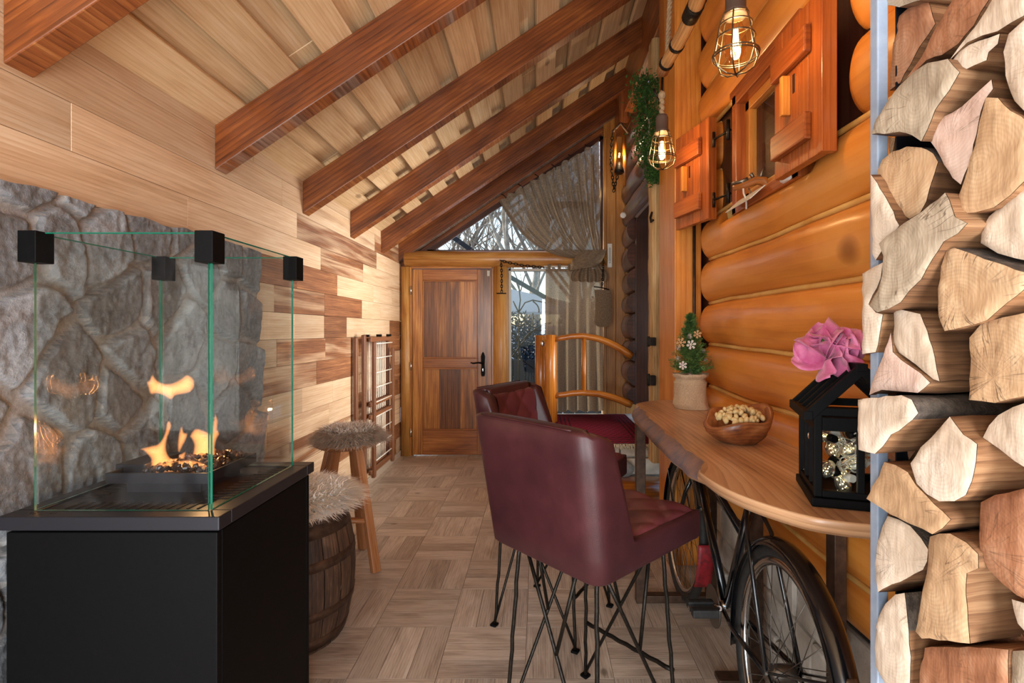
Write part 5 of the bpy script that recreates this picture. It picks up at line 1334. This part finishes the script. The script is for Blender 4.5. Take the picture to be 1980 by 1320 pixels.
# hooks holding the swag along the rafter
for k in range(6):
    u=(k+.4)/6; q=P(962+(1156-962)*u,386+(272-386)*u,YC-.03); mb=MB(); mb.tube([q+Vector((-.03,0,.02)),q+Vector((0,-.005,.0)),q+Vector((.02,0,-.02)),q+Vector((.012,0,-.035))],.005,6); tag(obj(mb,'curtain_hook',M['iron']),'small iron hook holding the swept curtain at the rafter','hook','iron hooks along the curtain edge')
# iron chain on the beam
def chain(pts,lab,lk=.022,group=None):
    pts=[Vector(p) for p in pts]; t=thing('iron_chain',lab,'chain',pts[0],group=group)
    L=[0]; 
    for a,b in zip(pts,pts[1:]): L.append(L[-1]+(b-a).length)
    n=max(2,int(L[-1]/(lk*1.35))); 
    for i in range(n):
        s=L[-1]*(i+.5)/n; k=max(j for j in range(len(L)-1) if L[j]<=s); c=pts[k].lerp(pts[k+1],(s-L[k])/(L[k+1]-L[k])); d=(pts[k+1]-pts[k]).normalized()
        e=d.cross(Vector((0,1,0))).normalized() if i%2 else d.cross(d.cross(Vector((0,1,0)))).normalized()
        mb=MB(); mb.tube([c+d*(lk*.95*cos(a))+e*(lk*.5*sin(a)) for a in[2*pi*q/12 for q in range(12)]],.0042,5,closed=True,up=d.cross(e)); obj(mb,'link',M['iron'],t)
    return t
YB=5.32
chain([P(967,503,YB),P(985,508,YB-.01),P(1010,513,YB-.01),P(1030,515,YB),P(1052,517,YB)],'iron chain strung along the end wall beam toward the curtain')
tc_=chain([P(969,505,YB),P(970,530,YB),P(970,566,YB)],'iron chain hanging on the post beside the door',.02)
mb=MB(); mb.tube([P(960,567,YB),P(979,567,YB)],.006,6); obj(mb,'toggle_bar',M['iron'],tc_)
# bag, thermometer, disc on the boards
bg=thing('linen_bag','flat grey linen bag hanging from a hook near the curtain','bag',P(1163,560,5.2)); YG=5.22
mb=MB()
def bag(u,v):
    px=1149+32*u+ (2*sin(pi*v)); py=560+ (72-9*((u-.5)*2)**4)*v; q=P(px,py,YG); b=.018*(sin(pi*u)*sin(pi*min(1,v*1.1)))**.6 if 0<u<1 and 0<v<.9 else 0
    return (q.x,q.y-b,q.z)
mb.grid(16,20,bag,.2,.4); mb.grid(16,20,lambda u,v:(lambda p:(p[0],2*YG-p[1]+.001,p[2]))(bag(u,v)),.2,.4,flip=True); obj(mb,'cloth',M['curtain'],bg)
mb=MB(); mb.tube([P(1148,554,YG),P(1164,556,YG),P(1178,560,YG)],.006,6); obj(mb,'hanger_bar',M['iron'],bg)
chain([P(1167,500,YG),P(1166,520,YG),P(1164,555,YG)],'thin iron chain above the linen bag',.016)
th=thing('thermometer','narrow white wall thermometer on the boards right of the curtain','thermometer',P(1179,495,YE-.05))
mb=MB(); a,b=P(1174.5,517,YE-.05),P(1183.5,471,YE-.05); mb.box(((a.x+b.x)/2,YE-.052,(a.z+b.z)/2),(b.x-a.x,.012,b.z-a.z)); obj(mb,'back_plate',M['white'],th,bevel=.004)
mb=MB(); mb.box(((a.x+b.x)/2,YE-.0595,(a.z+b.z)/2+.01),(.006,.004,.15)); mb.ball(((a.x+b.x)/2,YE-.06,(a.z+b.z)/2-.075),.006,8,6); obj(mb,'tube',M['gunmetal'],th)
mb=MB()
for k in range(11): mb.box(((a.x+b.x)/2,YE-.0588,(a.z+b.z)/2-.05+.012*k),(.026,.001,.0015))
obj(mb,'scale_marks',M['graph'],th)
mb=MB(); q=P(1205,416,4.88); mb.lathe([(.028,0),(.028,.016),(.02,.02),(.001,.02)],24,(q.x,4.89,q.z),Matrix.Rotation(R(90),3,'X')); tag(obj(mb,'motion_sensor',M['white']),'small round white sensor at the dark log ends','sensor')
# wall lantern with yoke
wl_=thing('wall_lantern','rustic hanging lantern in a wooden yoke by the dark log ends','lantern',P(1197,300,4.8)); YL=4.80
mb=MB(); mb.tube([P(1190,250,YL),P(1189,300,YL),P(1187,340,YL)],.014,8); mb.tube([P(1206,262,YL),P(1208,310,YL),P(1207,360,YL)],.017,8); obj(mb,'yoke_bar',M['rail'],wl_)
mb=MB(); mb.tube([P(1185,255,YL),P(1200,238,YL),P(1215,258,YL)],.016,8); obj(mb,'yoke_top',M['rust'],wl_)
mb=MB(); q=P(1197,335,YL); mb.lathe([(.05,0),(.045,.03),(.03,.07),(.02,.10),(.001,.10)],16,q); obj(mb,'lamp_holder',M['iron'],wl_)
mb=MB(); q2=P(1197,300,YL); mb.ball(q2,(.032,.032,.042),14,10); obj(mb,'bulb',M['bulb'],wl_)
mb=MB(); mb.tube([q2+Vector((0,0,-.02)),q2+Vector((.004,0,.02))],.005,6); obj(mb,'filament',M['filament'],wl_)
light('lantern_light','POINT',q2+Vector((0,-.06,0)),3,(1,.72,.42),radius=.03)
chain([P(1200,200,YL),P(1202,222,YL),P(1200,238,YL)],'short iron chain carrying the rustic wall lantern',.022)
chain([P(1184,258,YL),P(1181,310,YL),P(1187,368,YL),P(1194,340,YL)],'looped iron chain dangling left of the rustic lantern',.022)
mb=MB(); mb.box((.80,4.82,3.42),(.07,.07,.3),ax=2); tag(obj(mb,'lantern_bracket',M['rafter']),'dark wooden bracket above the rustic lantern','bracket')
# gate hinges on the hewn post
for px,py,lb,sz in((1275,660,'upper',.035),(1272,735,'lower',.042)):
    q=P(px,py,3.47); mb=MB(); mb.box((.775,3.47,q.z),(.04,.05,sz*1.6)); mb.tube([(.755,3.5,q.z-sz),(.755,3.5,q.z+sz)],.012,8); tag(obj(mb,'gate_hinge',M['iron'],bevel=.004),lb+' forged iron gate hinge on the hewn post','hinge')
q=P(1268,420,3.45); mb=MB(); mb.tube([(.775,3.48,q.z+.04),(.76,3.46,q.z),(.765,3.46,q.z-.03),(.775,3.44,q.z-.02)],.008,6); tag(obj(mb,'iron_hook',M['iron']),'small iron hook high on the hewn post','hook')
mb=MB(); mb.tube([(.875,2.868,1.05),(.875,2.868,1.93)],.009,8); tag(obj(mb,'cable_conduit',M['rust']),'thin brown cable conduit running down beside the log ends','conduit')
# evergreen garland
ga=thing('garland','green ivy like garland hanging on the hewn post','garland',(.77,3.45,2.9)); rr=random.Random(9)
gp_=[P(1252,150,3.42),P(1246,190,3.42),P(1256,240,3.42),P(1250,285,3.42),P(1262,330,3.42),P(1266,352,3.42)]
mb=MB(); mb.tube(gp_,.005,6); obj(mb,'stem',M['treebark'],ga)
mb=MB()
for i in range(2600):
    k=rr.random()*4.6; j=int(k); c=gp_[j].lerp(gp_[j+1],k-j); sp=.05 if k<3.6 else .025
    p=c+Vector((rr.gauss(0,sp),rr.gauss(0,.02),rr.gauss(0,.03))); d=Vector((rr.gauss(0,1),rr.gauss(0,1)-.5,rr.gauss(0,1)+.2)).normalized(); mb.blade(p,p+d*.014,p+d*.028,.0075,d.orthogonal().normalized(),(rr.random(),.5,.5))
obj(mb,'leaves',M['garland'],ga)
# ---------------------------------------------------------------- garden beyond the glazing
mb=MB(); mb.grid(30,30,lambda u,v:(-22+44*u,5.6+40*v,-.12+.25*nz(u*5,v*5)+v*v*2.0),10,10); struct(mb,'ground_snow',M['snow'])
def tree(x,y,h,seed,lab,mat,spread=.55):
    rr=random.Random(seed); mb=MB()
    def br(p,d,L,r,lv):
        n=4; pts=[p]; 
        for i in range(n):
            d=(d+Vector((rr.gauss(0,.13),rr.gauss(0,.13),rr.gauss(.05,.08)))).normalized(); pts.append(pts[-1]+d*L/n)
        mb.tube(pts,[r*(1-.55*i/n) for i in range(n+1)],6 if lv<2 else 4,cap=False)
        if lv>=4: return
        for k in range([6,4,3,3][lv]):
            i=rr.randint(1,n) if lv else rr.randint(2,n); e=Vector((rr.gauss(0,1),rr.gauss(0,1),rr.uniform(.0,1.1))).normalized(); br(pts[i],(d*(1-spread)+e*spread).normalized(),L*rr.uniform(.45,.65),r*.42,lv+1)
    mb.s=[]; br(Vector((x,y,-.2)),Vector((0,0,1)),h*.62,h*.017,0)
    o=obj(mb,'bare_tree',M[mat]); tag(o,lab,'tree','leafless winter trees outside')
lb0='leafless winter tree outside, seen through the gable window'
T=[(-1.95,11.5,6.5,'treebark'),(-.9,12.5,7,'birch'),(-.2,11.2,6,'treebark'),(.35,13,7.5,'birch'),(-2.6,13.5,7.5,'treebark'),(-1.4,15,8,'birch'),(.9,12,6.5,'treebark'),(.1,15.5,8.5,'treebark'),(1.6,14,7,'birch'),(-3.4,16,8,'treebark'),(2.4,16,8,'treebark'),(-.5,18,9,'treebark')]
for i,(x,y,h,m_) in enumerate(T): tree(x,y,h,40+i,lb0,m_)
# white canopy, hedge, fence, trellis, pergola bar
cn=thing('white_canopy','white snow covered canopy outside behind the lower window','canopy',(-.6,8.6,0))
mb=MB(); mb.prism([(-2.6,1.78),(-.6,2.02),(.7,1.72),(.7,1.62),(-2.6,1.62)],lambda a,b:Vector((a,8.0,b)),(0,1.2,0)); obj(mb,'roof',M['tentwhite'],cn)
for x in(-2.5,.55): 
    mb=MB(); mb.box((x,8.1,.75),(.06,.06,1.75)); obj(mb,'pole',M['tentwhite'],cn)
def bush(c,r,seed,lab):
    rr=random.Random(seed); mb=MB(); c=Vector(c)
    for i in range(7000):
        d=Vector((rr.gauss(0,1),rr.gauss(0,1),rr.gauss(0,1))).normalized(); p=c+Vector((d.x*r[0],d.y*r[1],d.z*r[2]))*rr.random()**.35; e=Vector((rr.gauss(0,1),rr.gauss(0,1),rr.gauss(0,1))).normalized(); mb.blade(p,p+e*.03,p+e*.06,.014,e.orthogonal().normalized(),(rr.random(),.5,.5))
    tag(obj(mb,'bush',M['bush']),lab,'bush')
bush((-.35,7.2,.75),(.75,.35,.85),1,'bluish green bush outside the lower window'); bush((.75,7.6,.9),(.6,.3,.95),2,'dark bush outside behind the long linen curtain')
mb=MB()
for k in range(14): mb.box((-1.2+k*.16,6.6,.45),(.14,.03,1.0),ax=2)
tag(obj(mb,'garden_fence',M['fence']),'dark board fence outside below the bush','fence')
tr_=thing('iron_trellis','curly black iron trellis standing outside the lower window','trellis',(-.2,6.2,0))
YT=6.2
def tp_(px,py): return P(px,py,YT)
for pts in([(983,670),(1010,695),(1032,712)],[(990,690),(1005,668),(1030,640),(1052,626),(1066,624)],[(1000,660),(996,648),(985,642)],[(1014,655),(1030,640),(1052,640)],[(1003,604),(1015,585),(1030,580),(1055,585)],[(1003,604),(1006,580),(1004,560),(998,545)],[(1003,604),(992,582)],[(1005,604),(1020,625),(1030,632),(1030,605)],[(1030,582),(1040,592),(1042,604)],[(985,622),(1000,630),(1015,626)],[(1003,604),(1003,700),(1003,800)]):
    mb=MB(); q=[tp_(*p) for p in pts]; 
    if len(q)==3: q=bez(q[0],q[1]*2-(q[0]+q[2])/2,q[2],8)
    mb.tube(q,.008,6); obj(mb,'scroll',M['iron'],tr_)
mb=MB(); mb.beam(P(960,520,7),P(1080,590,7),.06,.06); tag(obj(mb,'pergola_beam',M['fence']),'dark slanting pergola beam outside the lower window','beam')
mb=MB(); mb.beam(P(850,440,7.6),P(920,490,7.6),.07,.07); tag(obj(mb,'pergola_beam',M['fence']),'dark slanting beam outside low in the gable window','beam')
